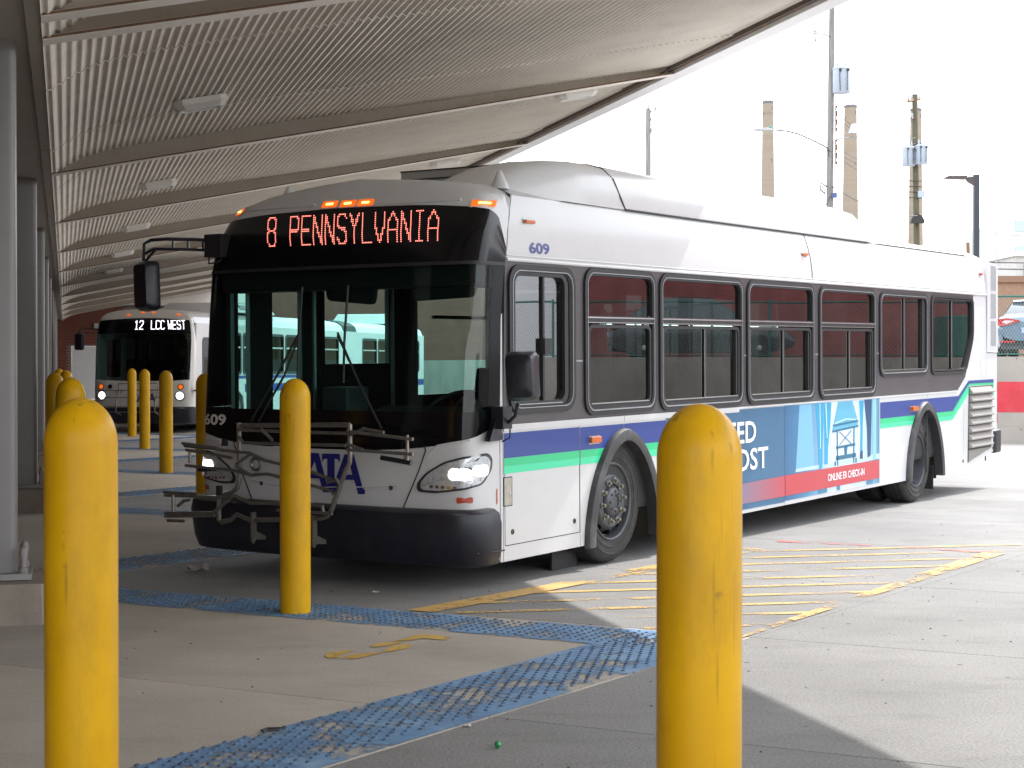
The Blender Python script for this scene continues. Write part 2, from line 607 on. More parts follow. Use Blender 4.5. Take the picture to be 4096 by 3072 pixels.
def text_geo(txt, bold=.0, shear=0.):
    """flat triangles of a string, cap height 1, starting at x = 0; returns verts, faces, width"""
    cu = bpy.data.curves.new('lettering', 'FONT')
    cu.body = txt
    cu.size = 1.0
    cu.offset = bold
    cu.shear = shear
    cu.resolution_u = 3
    cu.fill_mode = 'FRONT'
    ob = bpy.data.objects.new('lettering', cu)
    COL.objects.link(ob)
    dg = bpy.context.evaluated_depsgraph_get()
    me = ob.evaluated_get(dg).to_mesh()
    vs_ = [(v.co.x, v.co.y) for v in me.vertices]
    fs = [tuple(p.vertices) for p in me.polygons]
    bpy.data.objects.remove(ob)
    bpy.data.curves.remove(cu)
    x0, x1 = min(v[0] for v in vs_), max(v[0] for v in vs_)
    y0, y1 = min(v[1] for v in vs_), max(v[1] for v in vs_)
    h = y1 - y0
    return [((x - x0) / h, (y - y0) / h) for x, y in vs_], fs, (x1 - x0) / h
def lettering(mb, txt, fn, x0, x1, y0, y1, bold=.02, shear=0.):
    """put a string into the box x0..x1, y0..y1 (x1 < x0 runs backwards)"""
    v, f, wd = text_geo(txt, bold, shear)
    mb.add([fn(x0 + (x1 - x0) * x / wd, y0 + (y1 - y0) * y) for x, y in v], f)

ROW_A = math.radians(14.8715)
ROW = Matrix.Rotation(ROW_A, 4, 'Z')        # local x = q (out from the columns), y = p (along the platform)
def rw(p, q, z=0.): return ROW @ Vector((q, p, z))
# ---------------------------------------------------------------- ground
def gmesh(name, x0, x1, y0, y1, z, mat, n=1):
    mb = MB()
    mb.grid([[(x0 + (x1 - x0) * i / n, y0 + (y1 - y0) * j / n, z) for i in range(n + 1)] for j in range(n + 1)])
    return tag(mb.build(name, mat, None, False), kind='structure')
gmesh('ground', -2500, 2500, -400, 4500, -0.06, CONC, 8)
bed = thing('pavement', 'grey concrete slab paving of the bus platform and lanes', 'pavement', ROW)
del bed['category']
bed['kind'] = 'structure'
mb = MB()
mb.grid([[(-9, -14, -.03), (34, -14, -.03)], [(-9, 92, -.03), (34, 92, -.03)]])
mb.build('joint_bed', DARKJOINT, bed, False)
# slabs between two families of 45 degree joints: p + .9 q = c and p - .875 q = c
def slab_pt(c1, c2):
    q = (c1 - c2) / 1.775
    return (q, c2 + .875 * q)
gap = .006
H1, H2 = 3.635, 7.27
slab_v = None
cnt = 0
for i in range(-6, 34):
    for j in range(-8, 14):
        c1, c2 = 12.81 - 7.27 + H1 * i, 5.83 + H2 * j
        ctr = slab_pt(c1 + H1 / 2, c2 + H2 / 2)
        if not (-5.0 < ctr[0] < 24 and -9 < ctr[1] < 86): continue
        if slab_v is None:
            o = slab_pt(c1, c2)
            P = [slab_pt(c1 + gap, c2 + gap), slab_pt(c1 + H1 - gap, c2 + gap), slab_pt(c1 + H1 - gap, c2 + H2 - gap), slab_pt(c1 + gap, c2 + H2 - gap)]
            P = [(a - o[0], b - o[1]) for a, b in P]
            m_ = MB()
            e_ = .006
            cxm = sum(p[0] for p in P) / 4
            cym = sum(p[1] for p in P) / 4
            T = [(p[0] - e_ * (1 if p[0] > cxm else -1) * .7, p[1] - e_ * (1 if p[1] > cym else -1) * .7) for p in P]
            v = [(x, y, -.028) for x, y in P] + [(x, y, -.004) for x, y in P] + [(x, y, 0) for x, y in T]
            f = [(0, 1, 5, 4), (1, 2, 6, 5), (2, 3, 7, 6), (3, 0, 4, 7), (4, 5, 9, 8), (5, 6, 10, 9), (6, 7, 11, 10), (7, 4, 8, 11), (8, 9, 10, 11)]
            m_.add(v, f)
            slab_v = m_.mesh('slab', CONCB, False)
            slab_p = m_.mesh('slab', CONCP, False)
        o = slab_pt(c1, c2)
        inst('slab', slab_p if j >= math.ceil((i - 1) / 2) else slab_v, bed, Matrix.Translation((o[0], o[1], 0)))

# ---------------------------------------------------------------- blue tactile strips, one sawtooth per bay
PITCH = 7.27
def strip_A(o=0.): return [(q, p) for p, q in ((5.80, -.05), (6.62, -.05), (9.28, 2.93), (9.45, 3.15), (9.32, 3.66), (9.02, 3.645))]
def strip_B(): return [(q, p) for p, q in ((9.60, 3.48), (9.33, 3.655), (9.455, 3.148), (9.287, 2.935), (12.02, 0.0), (12.80, 0.0))]
def domes(p0, p1, width, off0, along0, n_al, n_ac, sp=.062):
    """rows of low truncated domes on a strip from p0 towards p1; width to its left"""
    mbd = MB()
    a = Vector((p1[0] - p0[0], p1[1] - p0[1])).normalized()
    b = Vector((-a.y, a.x))
    for i in range(n_al):
        for j in range(n_ac):
            c = Vector(p0) + a * (along0 + i * sp) + b * (off0 + j * sp + (i % 2) * sp * .5)
            vs_ = []
            for rr, z in ((.013, .0042), (.0075, .0105)):
                for k in range(6):
                    t = k * math.pi / 3
                    vs_.append((c.x + rr * math.cos(t), c.y + rr * math.sin(t), z))
            mbd.add(vs_, [(k, (k + 1) % 6, 6 + (k + 1) % 6, 6 + k) for k in range(6)] + [(6, 7, 8, 9, 10, 11)])
    return mbd
ma, mb_ = MB(), MB()
for m_, poly in ((ma, strip_A()), (mb_, strip_B())):
    m_.prism(poly, lambda x, y, d: (x, y, d), .004, None)
meA, meB = ma.mesh('tactile_strip', BLUEPAINT, False), mb_.mesh('tactile_strip', BLUEPAINT, False)
dA = domes((-.02, 5.90), (3.88, 9.23 - .02), 0, .06, .08, 78, 9)
dB = domes((3.62, 9.46), (.05, 12.76), 0, .06, .06, 78, 8)
mdA, mdB = dA.mesh('tactile_domes', DOMEPAINT, False), dB.mesh('tactile_domes', DOMEPAINT, False)
for k in range(-1, 9):
    for me, md in ((meA, mdA), (meB, mdB)):
        o = inst('tactile_strip', me, None, ROW @ Matrix.Translation((0, PITCH * k, 0)), 'structure')
        inst('tactile_domes', md, o, None, 'stuff')

# ---------------------------------------------------------------- yellow hatching and numeral
def hatch(k):
    t = MB()
    zz = [.0072]
    def P(p, q): return (q, p + PITCH * k, zz[0])
    # border lines, parallel to the parked bus
    t.prism([(2.16, 10.84), (2.32, 10.70), (5.9, 13.6), (5.8, 13.75)], lambda x, y, d: P(y, x), 0, None)
    t.prism([(3.84, 9.22), (3.98, 9.42), (7.60, 12.9), (7.75, 12.78)], lambda x, y, d: P(y, x), 0, None)
    zz[0] = .0045
    for i in range(10):
        p0 = 9.70 + .43 * i                # p at q = 4.0
        sl = -.075 + .004 * i
        ql, qr = 3.0, 8.0
        # left end: border line p = 10.84 + (q - 2.16) * .80 ; right end: p = 9.22 + (q - 3.84) * .91 ; front: strip edge p = 9.64 - (q - 3.46) * .92
        best = []
        for s_ in range(0, 240):
            q = 2.1 + s_ * .03
            p = p0 + sl * (q - 4)
            if p < 10.84 + (q - 2.16) * .80 and p > 9.26 + (q - 3.84) * .93 and p > 9.70 - (q - 3.46) * .92: best.append(q)
        if len(best) < 4: continue
        ql, qr = best[0], best[-1]
        wd = .042
        t.prism([(ql, p0 + sl * (ql - 4) - wd), (qr, p0 + sl * (qr - 4) - wd), (qr, p0 + sl * (qr - 4) + wd), (ql, p0 + sl * (ql - 4) + wd)], lambda x, y, d: P(y, x), 0, None)
    hz = thing('yellow_hatching', None, None, ROW)
    hz['kind'] = 'structure'
    build_each(t, 'stripe', YELPAINT, hz, False)
    t = MB()
    t.prism([(6.25, 14.18), (6.35, 14.32), (7.72, 12.96), (7.70, 12.84)], lambda x, y, d: (x, y + PITCH * k, .0052), 0, None)
    o = t.build('red_line', REDPAINT, None, False)
    o.matrix_world = ROW
    tag(o, kind='structure')
for k in range(0, 5): hatch(k)
five = MB()
NUM5 = [[(-1.037, 9.311), (-1.024, 9.426), (-0.966, 9.465), (-0.883, 9.499), (-0.938, 9.382), (-0.957, 9.246), (-1.018, 9.246)],
        [(-0.944, 9.209), (-0.897, 9.344), (-0.807, 9.398), (-0.715, 9.432), (-0.765, 9.344), (-0.857, 9.22)],
        [(-0.727, 9.448), (-0.692, 9.648), (-0.598, 9.706), (-0.572, 9.659), (-0.598, 9.55), (-0.687, 9.443)],
        [(-0.811, 9.624), (-0.782, 9.736), (-0.653, 9.795), (-0.641, 9.753), (-0.712, 9.648), (-0.786, 9.601)],
        [(-0.692, 9.813), (-0.612, 9.935), (-0.578, 10.041), (-0.477, 10.047), (-0.342, 9.941), (-0.393, 9.837), (-0.521, 9.91), (-0.596, 9.825)]]
for P in NUM5:
    five.prism(P, lambda x, y, d: (x, y, .0045), 0, None)
tag(five.build('painted_numeral', YELFRESH, None, False), kind='structure')

# ---------------------------------------------------------------- canopy over the platform
canopy = thing('canopy', 'beige canopy of corrugated metal sheets on curved steel girders above the buses', 'canopy', ROW)
DECK = [(-.14, 3.60), (0, 3.70), (.08, 3.755), (.2, 3.82), (.4, 3.89), (.7, 3.965), (1.2, 4.065), (2.2, 4.26), (3.5, 4.475), (4.7, 4.69), (5.8, 4.89), (6.80, 5.075)]
def deck_z(q):
    for (a, b), (c, d) in zip(DECK, DECK[1:]):
        if q <= c: return b + (d - b) * (q - a) / (c - a)
    return DECK[-1][1]
def smooth_deck(q): return (deck_z(q - .08) + 2 * deck_z(q) + deck_z(q + .08)) / 4
RIB, AMP = .068, .0125
qs = []
q = -.13
while q < 6.78:
    qs.append(q)
    q += RIB / 8
prof = [(q, smooth_deck(q) + .012 + AMP * math.sin(2 * math.pi * q / RIB)) for q in qs]
SHEET = 3.635
m_ = MB()
m_.grid([[(q, 0, z - .007) for q, z in prof], [(q, SHEET + .05, z + .005) for q, z in prof]])
m_.grid([[(q, 0, z - .007) for q, z in prof], [(q, .0, z + .002) for q, z in prof]])
sheet_me = m_.mesh('corrugated_sheet', CANOPY)
p = -1.7
while p < 79:
    inst('corrugated_sheet', sheet_me, canopy, Matrix.Translation((0, p, 0)))
    p += SHEET
def flange_z(q): return 3.655 + .1965 * q
GP = [-1.5, 4.6, 10.15, 10.87, 18.5, 24.9, 31.4, 38.0, 45.0, 52.0, 58.6, 65.2, 71.9]
gw = MB()
qq = [-.13 + i * .11 for i in range(64)]
qq = [q for q in qq if q < 6.84]
top = [(q, max(deck_z(q) + .006, flange_z(q) + .012)) for q in qq]
gw.grid([[(q, -.008, z) for q, z in top], [(q, -.008, flange_z(q)) for q, z in top]])
gw.grid([[(q, .008, z) for q, z in top], [(q, .008, flange_z(q)) for q, z in top]])
gw_me = gw.mesh('web', GIRDER_SHADED)
gf = MB()
a, b = -.13, 6.86
def fl(q0, q1, y0, y1, z0, z1):
    gf.hexa([(q0, y0, flange_z(q0) + z0), (q1, y0, flange_z(q1) + z0), (q1, y1, flange_z(q1) + z0), (q0, y1, flange_z(q0) + z0),
             (q0, y0, flange_z(q0) + z1), (q1, y0, flange_z(q1) + z1), (q1, y1, flange_z(q1) + z1), (q0, y1, flange_z(q0) + z1)])
fl(a, b, -.105, .105, -.012, .010)
gf.cur = 1
fl(a, b, -.108, -.1055, -.009, .008)
fl(a, b, .1055, .108, -.009, .008)
gf_me = gf.mesh('flange', [FLANGE_LIT, RUST], True)
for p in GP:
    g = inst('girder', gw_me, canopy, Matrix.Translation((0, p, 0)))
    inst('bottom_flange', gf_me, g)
# outer eave: pale soffit trim, rusty gap behind it and a narrow pipe
P0, P1 = -1.7, 79.
m_ = MB()
m_.box(6.83, 7.02, P0, P1, 4.985, 5.23)
m_.build('eave_trim', FASCIA, canopy, False)
m_ = MB()
m_.box(6.775, 6.828, P0, P1, 5.03, 5.20)
m_.build('eave_angle', RUST, canopy, False)
m_ = MB()
m_.tube([(6.70, P0, 5.00), (6.70, P1, 5.00)], .011, 6)
m_.build('eave_cable', WIRE, canopy)
m_ = MB()
m_.prism([(-6.2, 4.36), (-.2, 4.36), (-.2, 4.1), (0, 3.93), (.7, 4.12), (7.0, 5.24), (7.0, 5.30), (.7, 4.4), (-6.2, 4.55)], lambda x, y, d: (x, d, y), P0, P1)
m_.build('roof_deck', M('roof_membrane', (.45, .44, .42), .8), canopy, False)
# inner edge beam clad in panels
pan = MB()
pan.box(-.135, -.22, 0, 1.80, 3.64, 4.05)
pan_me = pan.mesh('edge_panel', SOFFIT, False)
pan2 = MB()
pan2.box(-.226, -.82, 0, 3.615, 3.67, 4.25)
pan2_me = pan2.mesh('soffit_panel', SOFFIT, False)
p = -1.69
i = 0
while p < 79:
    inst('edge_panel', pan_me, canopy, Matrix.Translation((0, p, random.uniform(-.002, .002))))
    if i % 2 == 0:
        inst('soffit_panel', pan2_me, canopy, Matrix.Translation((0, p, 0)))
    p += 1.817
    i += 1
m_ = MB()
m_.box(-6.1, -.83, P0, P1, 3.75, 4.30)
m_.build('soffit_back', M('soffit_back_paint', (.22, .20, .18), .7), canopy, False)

# light fixtures under the sheets
fx = MB()
L0, W0 = .245, .20
def fr(z, l, w_, c): return [(-l + c, -w_, z), (l - c, -w_, z), (l, -w_ + c, z), (l, w_ - c, z), (l - c, w_, z), (-l + c, w_, z), (-l, w_ - c, z), (-l, -w_ + c, z)]
r0, r1, r2, r3, r4 = fr(0, .245, .17, .07), fr(-.055, .245, .17, .07), fr(-.095, .205, .12, .05), fr(-.095, .175, .085, .02), fr(-.082, .17, .08, .02)
fx.add(r0 + r1 + r2 + r3 + r4, [(i * 8 + j, i * 8 + (j + 1) % 8, (i + 1) * 8 + (j + 1) % 8, (i + 1) * 8 + j) for i in range(4) for j in range(8)] + [tuple(32 + j for j in range(8)), tuple(range(8))])
fx_me = fx.mesh('housing', FIXTURE, True, 20)
fl_ = MB()
fl_.add(fr(-.0825, .165, .075, .02), [tuple(range(8))])
fl_me = fl_.mesh('lens', M('fixture_lens', (.75, .74, .72), .15, spec=.8), False)
fixspots = [(1.21, 15.83 + 7.27 * k) for k in range(-2, 8)] + [(5.99, 19.55 + 7.27 * k) for k in range(-2, 4)]
words = {0: 'largest light fixture near the top of the picture under the canopy', }
left_lab = {2: 'white canopy light, largest of the inner row', 3: 'white canopy light, second largest of the inner row', 4: 'white canopy light, third largest of the inner row',
            5: 'white canopy light above the long mirror arm, fourth of the inner row', 6: 'white canopy light, fifth of the inner row counted from the largest',
            7: 'white canopy light, sixth of the inner row counted from the largest', 8: 'white canopy light, seventh of the inner row counted from the largest',
            9: 'smallest white canopy light of the inner row by the brick wall'}
for i, (q, p) in enumerate(fixspots):
    if p < 12: continue
    lab = left_lab.get(i) if i < 10 else {12: 'white canopy light near the outer eave beside the sky', 13: 'white canopy light near the outer eave just above the bus roof box'}.get(i)
    if lab is None: continue
    z = deck_z(q) + .008
    sl = (deck_z(q + .2) - deck_z(q - .2)) / .4
    t = thing('canopy_light', lab, 'light fixture', ROW @ Matrix.Translation((q, p, z)) @ Matrix.Rotation(-math.atan(sl), 4, 'Y'), 'light fixtures under the canopy')
    inst('housing', fx_me, t)
    inst('lens', fl_me, t)

# columns on concrete pedestals with anchor bolts
cs = MB()
cs.prism(rrect(-.15, .15, -.15, .15, .045, 4), lambda x, y, d: (x, y, d), .30, 3.70)
col_me = cs.mesh('shaft', COLUMN, True, 50)
pl = MB()
pl.box(-.24, .24, -.24, .24, .262, .30)
pl_me = pl.mesh('base_plate', M('plate_worn', (.27, .26, .25), .6, var=.2, dirt=.7, dscale=6, dcol=(.14, .06, .03)), False)
pd = MB()
pd.prism([(-.40, -.30), (-.30, -.40), (.30, -.40), (.40, -.30), (.40, .30), (.30, .40), (-.30, .40), (-.40, .30)], lambda x, y, d: (x * (1 if d > .1 else 1.02), y * (1 if d > .1 else 1.02), d), 0, .255)
pd_me = pd.mesh('pedestal', PEDC, False)
bt = MB()
bt.lathe([(.03, 0), (.03, .035), (.022, .04), (.02, .10), (.028, .102), (.028, .135), (.018, .16), (.006, .17)], 10)
bt_me = bt.mesh('anchor_bolt', M('bolt_paint', (.22, .205, .195), .45, dirt=.6, dscale=14, dcol=(.15, .06, .03)))
clabs = ['thick grey steel column with big anchor bolts and concrete pedestal', 'second grey steel column, half hidden behind the thick one', 'third grey steel column along the platform',
         'fourth grey steel column along the platform', 'fifth grey steel column along the platform', 'sixth grey steel column along the platform', 'seventh grey steel column along the platform',
         'eighth grey steel column along the platform', 'last grey steel column by the brick wall']
for k, p in enumerate([11.25, 19.4, 26.4, 33.5, 40.6, 47.8, 55.0, 62.2, 69.4]):
    t = thing('column', clabs[k], 'column', ROW @ Matrix.Translation((-.45, p, 0)), 'steel columns carrying the canopy')
    inst('shaft', col_me, t)
    inst('base_plate', pl_me, t)
    inst('pedestal', pd_me, t)
    for sx in (-1, 1):
        for sy in (-1, 1):
            inst('anchor_bolt', bt_me, t, Matrix.Translation((.19 * sx, .19 * sy, .30)))

# ---------------------------------------------------------------- station building: added unseen wall behind the platform and brick end wall with a door
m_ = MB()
m_.box(-6.3, -6.0, -1.7, 79.5, -.02, 4.3)  # never in view, added to darken what the bus front mirrors
o = m_.build('added_dark_wall', BRICKS, None, False)
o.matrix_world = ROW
tag(o, 'added unseen brick wall that darkens reflections beyond the columns', 'wall')
endw = thing('brick_wall', 'dark red brick end wall with white door behind the far bus', 'wall', ROW @ Matrix.Translation((0, 80, 0)))
m_ = MB()
m_.box(-6.3, .27, .012, .4, 0, 4.3)
m_.box(1.62, 9.0, .012, .4, 0, 4.3)
m_.box(9.0, 26.0, .0, .4, 0, 6.6)
m_.box(.27, 1.62, .012, .4, 2.46, 4.3)
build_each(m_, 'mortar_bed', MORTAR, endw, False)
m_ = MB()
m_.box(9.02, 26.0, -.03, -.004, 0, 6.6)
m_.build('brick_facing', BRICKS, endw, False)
bk = MB()
bk.box(0, .203, 0, .05, 0, .057)
bk_me = bk.mesh('brick', BRICK, False)
rest = MB()
single = 0
row = 0
z = .02
while z < 4.24:
    x = -.9 - (.107 if row % 2 else 0)
    while x < 2.6:
        if not (x + .203 > .25 and x < 1.64 and z < 2.47):
            jx, jy = random.uniform(-.003, .003), random.uniform(-.004, .004)
            if single < 296 and -.26 < x < 1.75 and z > 2.0:
                inst('brick', bk_me, endw, Matrix.Translation((x + jx, jy - .004, z)))
                single += 1
            else:
                rest.box(x + jx, x + jx + .203, jy - .004, .046, z, z + .057)
        x += .2133
    z += .0677
    row += 1
tag(rest.build('brickwork', BRICK, endw, False), kind='stuff')
m_ = MB()
m_.box(.29, .30 + 1.30, -.01, .03, .02, 2.44)
dr = m_.build('door', DOORW, endw, False)
m_ = MB()
m_.box(1.40, 1.50, -.05, -.012, 1.02, 1.06)
m_.build('handle', ALU, dr, False)
m_ = MB()
m_.box(.26, .288, -.02, .03, 0, 2.47)
m_.box(1.602, 1.63, -.02, .03, 0, 2.47)
m_.box(.289, 1.601, -.02, .03, 2.442, 2.47)
build_each(m_, 'door_frame', DOORW, endw, False)
m_ = MB()
m_.box(1.40, 1.54, -.02, -.012, 2.2, 2.36)
m_.build('notice', M('notice_red', (.5, .1, .1), .5), dr, False)
m_ = MB()
m_.box(1.28, 1.50, -.16, -.006, 3.28, 3.52)
m_.build('wall_lamp', GALV, endw, False, bevel=.02)
m_ = MB()
m_.box(-6.3, 9.0, .0, .4, 4.302, 6.0)
m_.build('gable_panel', M('gable_paint', (.62, .59, .55), .6, var=.04), endw, False)
m_ = MB()
m_.box(-6.3, 9.0, -.03, -.002, 4.25, 4.36)
m_.build('coping', STEELDARK, endw, False)

# ---------------------------------------------------------------- retaining wall, chain-link fence and raised lot beyond the lanes
WP = [(30, 8), (26.2, 16.5), (22.5, 24.8), (21.0, 28.4), (19.6, 31.4), (18.2, 33.3), (16.2, 34.4), (13.8, 34.65), (10.2, 35.0), (7.6, 35.5), (5.4, 37.6), (3.4, 43), (-.6, 58), (-4, 71)]
def catmull(P, n=4):
    out = []
    for i in range(len(P) - 1):
        p0, p1, p2, p3 = (Vector(P[max(0, min(len(P) - 1, i + k))]) for k in (-1, 0, 1, 2))
        for j in range(n):
            t = j / n
            out.append(.5 * (2 * p1 + (p2 - p0) * t + (2 * p0 - 5 * p1 + 4 * p2 - p3) * t * t + (3 * p1 - p0 - 3 * p2 + p3) * t ** 3))
    out.append(Vector(P[-1]))
    return out
WPS = catmull(WP)
def offs(P, d):
    out = []
    for i, p in enumerate(P):
        t = (P[min(i + 1, len(P) - 1)] - P[max(i - 1, 0)]).normalized()
        out.append(p + Vector((t.y, -t.x)) * d)
    return out
WT = 1.78
def band(z0, z1, d0, d1, pts=WPS):
    mbx = MB()
    A, B_ = offs(pts, d0), offs(pts, d1)
    mbx.grid([[(*a, z0), (*a, z1), (*b, z1), (*b, z0)] for a, b in zip(A, B_)])
    return mbx
wall = thing('retaining_wall', 'concrete retaining wall with a red painted band below the fence', 'wall')
band(.335, WT, .0, .35).build('wall_body', WALLC, wall, True)
band(-.02, .333, -.05, .40).build('footing', WALLC, wall, True)
mbx = MB()
A = offs([p for p in WPS if p.x < 16.5 and p.x > 5], -.003)
mbx.grid([[(*a, .62), (*a, 1.25 + .01 * math.sin(i))] for i, a in enumerate(A)])
mbx.build('red_band', REDSTRIPE, wall, True)
lotm = MB()
B_ = offs(WPS, .34)
lotm.prism([tuple(b) for b in B_] + [(-40, 260), (400, 260), (400, -60), (60, -60)], lambda x, y, d: (x, y, d), 1.70, None)
tag(lotm.build('parking_lot', CONC, None, False), kind='structure')
fence = thing('chain_link_fence', 'green chain-link fence along the top of the retaining wall', 'fence')
FP = offs(WPS, .17)
acc, posts = [0], []
for a, b in zip(FP, FP[1:]): acc.append(acc[-1] + (b - a).length)
def along(s):
    for i in range(len(acc) - 1):
        if s <= acc[i + 1]:
            t = (s - acc[i]) / (acc[i + 1] - acc[i])
            return FP[i].lerp(FP[i + 1], t)
    return FP[-1]
FZ0, FZ1 = WT + .04, WT + 1.25
pm = MB()
pm.lathe([(.03, WT - .02), (.03, FZ1 + .04), (.012, FZ1 + .07)], 8)
post_me = pm.mesh('post', FENCEGREEN)
s_ = 0.
SP = 2.45
while s_ < 58:
    q = along(s_)
    inst('post', post_me, fence, Matrix.Translation((q.x, q.y, 0)))
    e_ = min(s_ + SP, acc[-1])
    rl = MB()
    pts = [along(s_ + (e_ - s_) * i / 6) for i in range(7)]
    for zz, rr in ((FZ1, .024), (FZ0, .016)):
        rl.tube([(*v, zz + .012 * math.sin(s_ + i)) for i, v in enumerate(pts)], rr, 6, caps=False)
    rl.build('rail', FENCEGREEN, fence)
    wm = MB()
    n = int(SP / .062)
    hgt = FZ1 - FZ0
    for sgn in (1, -1):
        for i in range(n):
            c0 = s_ + SP * i / n
            pa, pb = along(c0), along(min(acc[-1], c0 + sgn * hgt * .62 if c0 + sgn * hgt * .62 > 0 else 0.01))
            wm.tube([(*pa, FZ0), (*pb, FZ1)], .0027, 3, caps=False)
    wm.build('mesh_panel', FENCEWIRE, fence)
    s_ += SP
# ---------------------------------------------------------------- parked cars on the raised lot
def make_car(name, label, cat, paint, mat, suv=0.):
    t = thing(name, label, cat, mat)
    # stations along x (rear = 0, front = 4.7): half width, sill, belt, roof heights
    st = [(0.0, .70, .42, .80, .86), (.06, .80, .32, .90, .98), (.35, .88, .22, .94, 1.06), (.75, .90, .20, .95, 1.12), (1.3, .91, .2, .96, .97), (2.4, .92, .2, .95, .96), (3.3, .91, .2, .93, .95), (4.2, .88, .22, .80, .86), (4.6, .80, .3, .66, .72), (4.72, .66, .4, .56, .60)]
    b = MB()
    rows = []
    for x, hw, s0, be, rf in st:
        k = suv
        rows.append([(x, -hw * .93, s0), (x, -hw, (s0 + be) / 2), (x, -hw * .97, be - .04), (x, -hw * .86, rf + k * .05), (x, 0, rf + .03 + k * .05), (x, hw * .86, rf + k * .05), (x, hw * .97, be - .04), (x, hw, (s0 + be) / 2), (x, hw * .93, s0)])
    b.grid(rows)
    b.add(rows[0], [tuple(range(9))])
    b.add(rows[-1], [tuple(range(9))])
    bd = b.build('body', paint, t, True, 40)
    sub = bd.modifiers.new('sub', 'SUBSURF')
    sub.levels = sub.render_levels = 1
    c = MB()
    rf = 1.43 + suv * .3
    x0 = .62 - suv * .5
    cab = [[(x0, -.74, .98), (x0, .74, .98)], [(x0 + .75, -.58, rf - .06), (x0 + .75, .58, rf - .06)], [(1.9, -.60, rf), (1.9, .60, rf)], [(2.6, -.60, rf - .03), (2.6, .60, rf - .03)], [(3.6, -.74, .96), (3.6, .74, .96)]]
    c.grid(cab)
    sl = [(x0, -.78, .96), (x0 + .75, -.60, rf - .06), (1.9, -.62, rf - .005), (2.6, -.62, rf - .035), (3.6, -.78, .94)]
    for s in (1, -1):
        c.add([(x, y * s, z) for x, y, z in sl] + [(2.0, -.84 * s, .94)], [(0, 1, 2, 3, 4, 5)])
    c.build('windows', M('car_glass', (.05, .07, .08), .06, spec=.8), t, True, 25)
    r = MB()
    r.grid([[(x0 + .72, -.59, rf - .05), (x0 + .72, 0, rf - .015), (x0 + .72, .59, rf - .05)], [(1.9, -.61, rf + .006), (1.9, 0, rf + .04), (1.9, .61, rf + .006)], [(2.65, -.61, rf - .03), (2.65, 0, rf + .01), (2.65, .61, rf - .03)]])
    r.build('roof', paint, t)
    for s in (1, -1):
        l = MB()
        l.prism([(.90, .86), (.84, .97), (.58, 1.00), (.30, .95), (.28, .925), (.60, .83), (.82, .82)], lambda x, z, d: (-.035 + d + .10 * max(0, x - .55) ** 1.0, s * x, z - .04), -.02, .10)
        l.build('tail_light', REDLENS, t, True, 40)
        l = MB()
        l.prism([(.70, .91), (.62, .95), (.40, .935), (.60, .87)], lambda x, z, d: (-.06 + d + .10 * max(0, x - .55), s * x, z - .04), -.0, .02)
        l.build('lamp_inset', M('lamp_pale', (.7, .55, .55), .2), t, True, 40)
        for x in (.85, 3.75):
            wv = MB()
            wv.lathe([(.2, -.11), (.31, -.11), (.33, -.08), (.33, .08), (.31, .11), (.2, .11)], 20, (x, s * .80, .33), 'y')
            wh = wv.build('wheel', TYRE, t)
            wv = MB()
            wv.lathe([(0, .115), (.19, .10), (.2, .0)], 16, (x, s * .80, .33), 'y') if s > 0 else wv.lathe([(0, -.115), (.19, -.10), (.2, 0)], 16, (x, s * .80, .33), 'y')
            wv.build('hubcap', ALU, wh)
    bp = MB()
    bp.prism(rrect(-.74, .74, .24, .44, .08), lambda y, z, d: (d + .10 * abs(y / .74) ** 3, y, z), -.05, .2)
    bp.build('bumper', BLACKPLAST, t)
    pt = MB()
    pt.box(-.02, .0, -.26, .26, .62, .74)
    pt.build('licence_plate', M('plate_blue', (.35, .42, .6), .4), t, False)
    rr = MB()
    rr.box(-.055, -.03, -.72, -.40, .40, .44)
    rr.box(-.055, -.03, .72, .40, .40, .44)
    rr.build('reflector', REDLENS, t, False)
    return t
SILVER = M('car_silver_blue', (.15, .22, .30), .25, metal=.4, coat=.6)
make_car('parked_car', 'silver blue sedan with red tail light behind the fence', 'car', SILVER, Matrix.Translation((11.9, 38.4, 1.72)) @ Matrix.Rotation(math.radians(68), 4, 'Z'))
make_car('parked_car', 'dark grey utility car parked before the red brick building', 'car', M('car_dark', (.05, .055, .065), .25, coat=.6), Matrix.Translation((27.2, 27.2, 1.71)) @ Matrix.Rotation(math.radians(114), 4, 'Z'), .6)

# ---------------------------------------------------------------- buildings round the lot
def building(name, label, cat, mat, x0, x1, y0, y1, z0, z1, m, rot=0., roof=None):
    t = thing(name, label, cat, mat)
    b = MB()
    b.box(x0, x1, y0, y1, z0, z1)
    b.build('walls', m, t, False)
    b = MB()
    b.box(x0 - .15, x1 + .15, y0 - .15, y1 + .15, z1 + .002, z1 + .35)
    b.build('roof', roof or M('roof_coping', (.5, .49, .47), .7), t, False)
    return t
BM_ = Matrix.Translation((26.6, 33.2, 0)) @ Matrix.Rotation(math.radians(24.5), 4, 'Z')
bb = building('brick_building', 'red brick building beyond the lot, mirrored in the bus windows', 'building', BM_, 2.0, 16, -6.6, 17.5, 1.6, 12, BRICKB)
m_ = MB()
m_.box(1.93, 1.995, .5, 2.3, 4.2, 5.1)
m_.build('vent_panel', M('vent_grey', (.35, .37, .38), .5), bb, False)
for k in range(2):
    m_ = MB()
    m_.box(1.93, 1.995, 6 + k * 5.0, 8.6 + k * 5.0, 4.4, 6.8)
    m_.build('window', M('shop_glass', (.25, .25, .27), .15), bb, False)
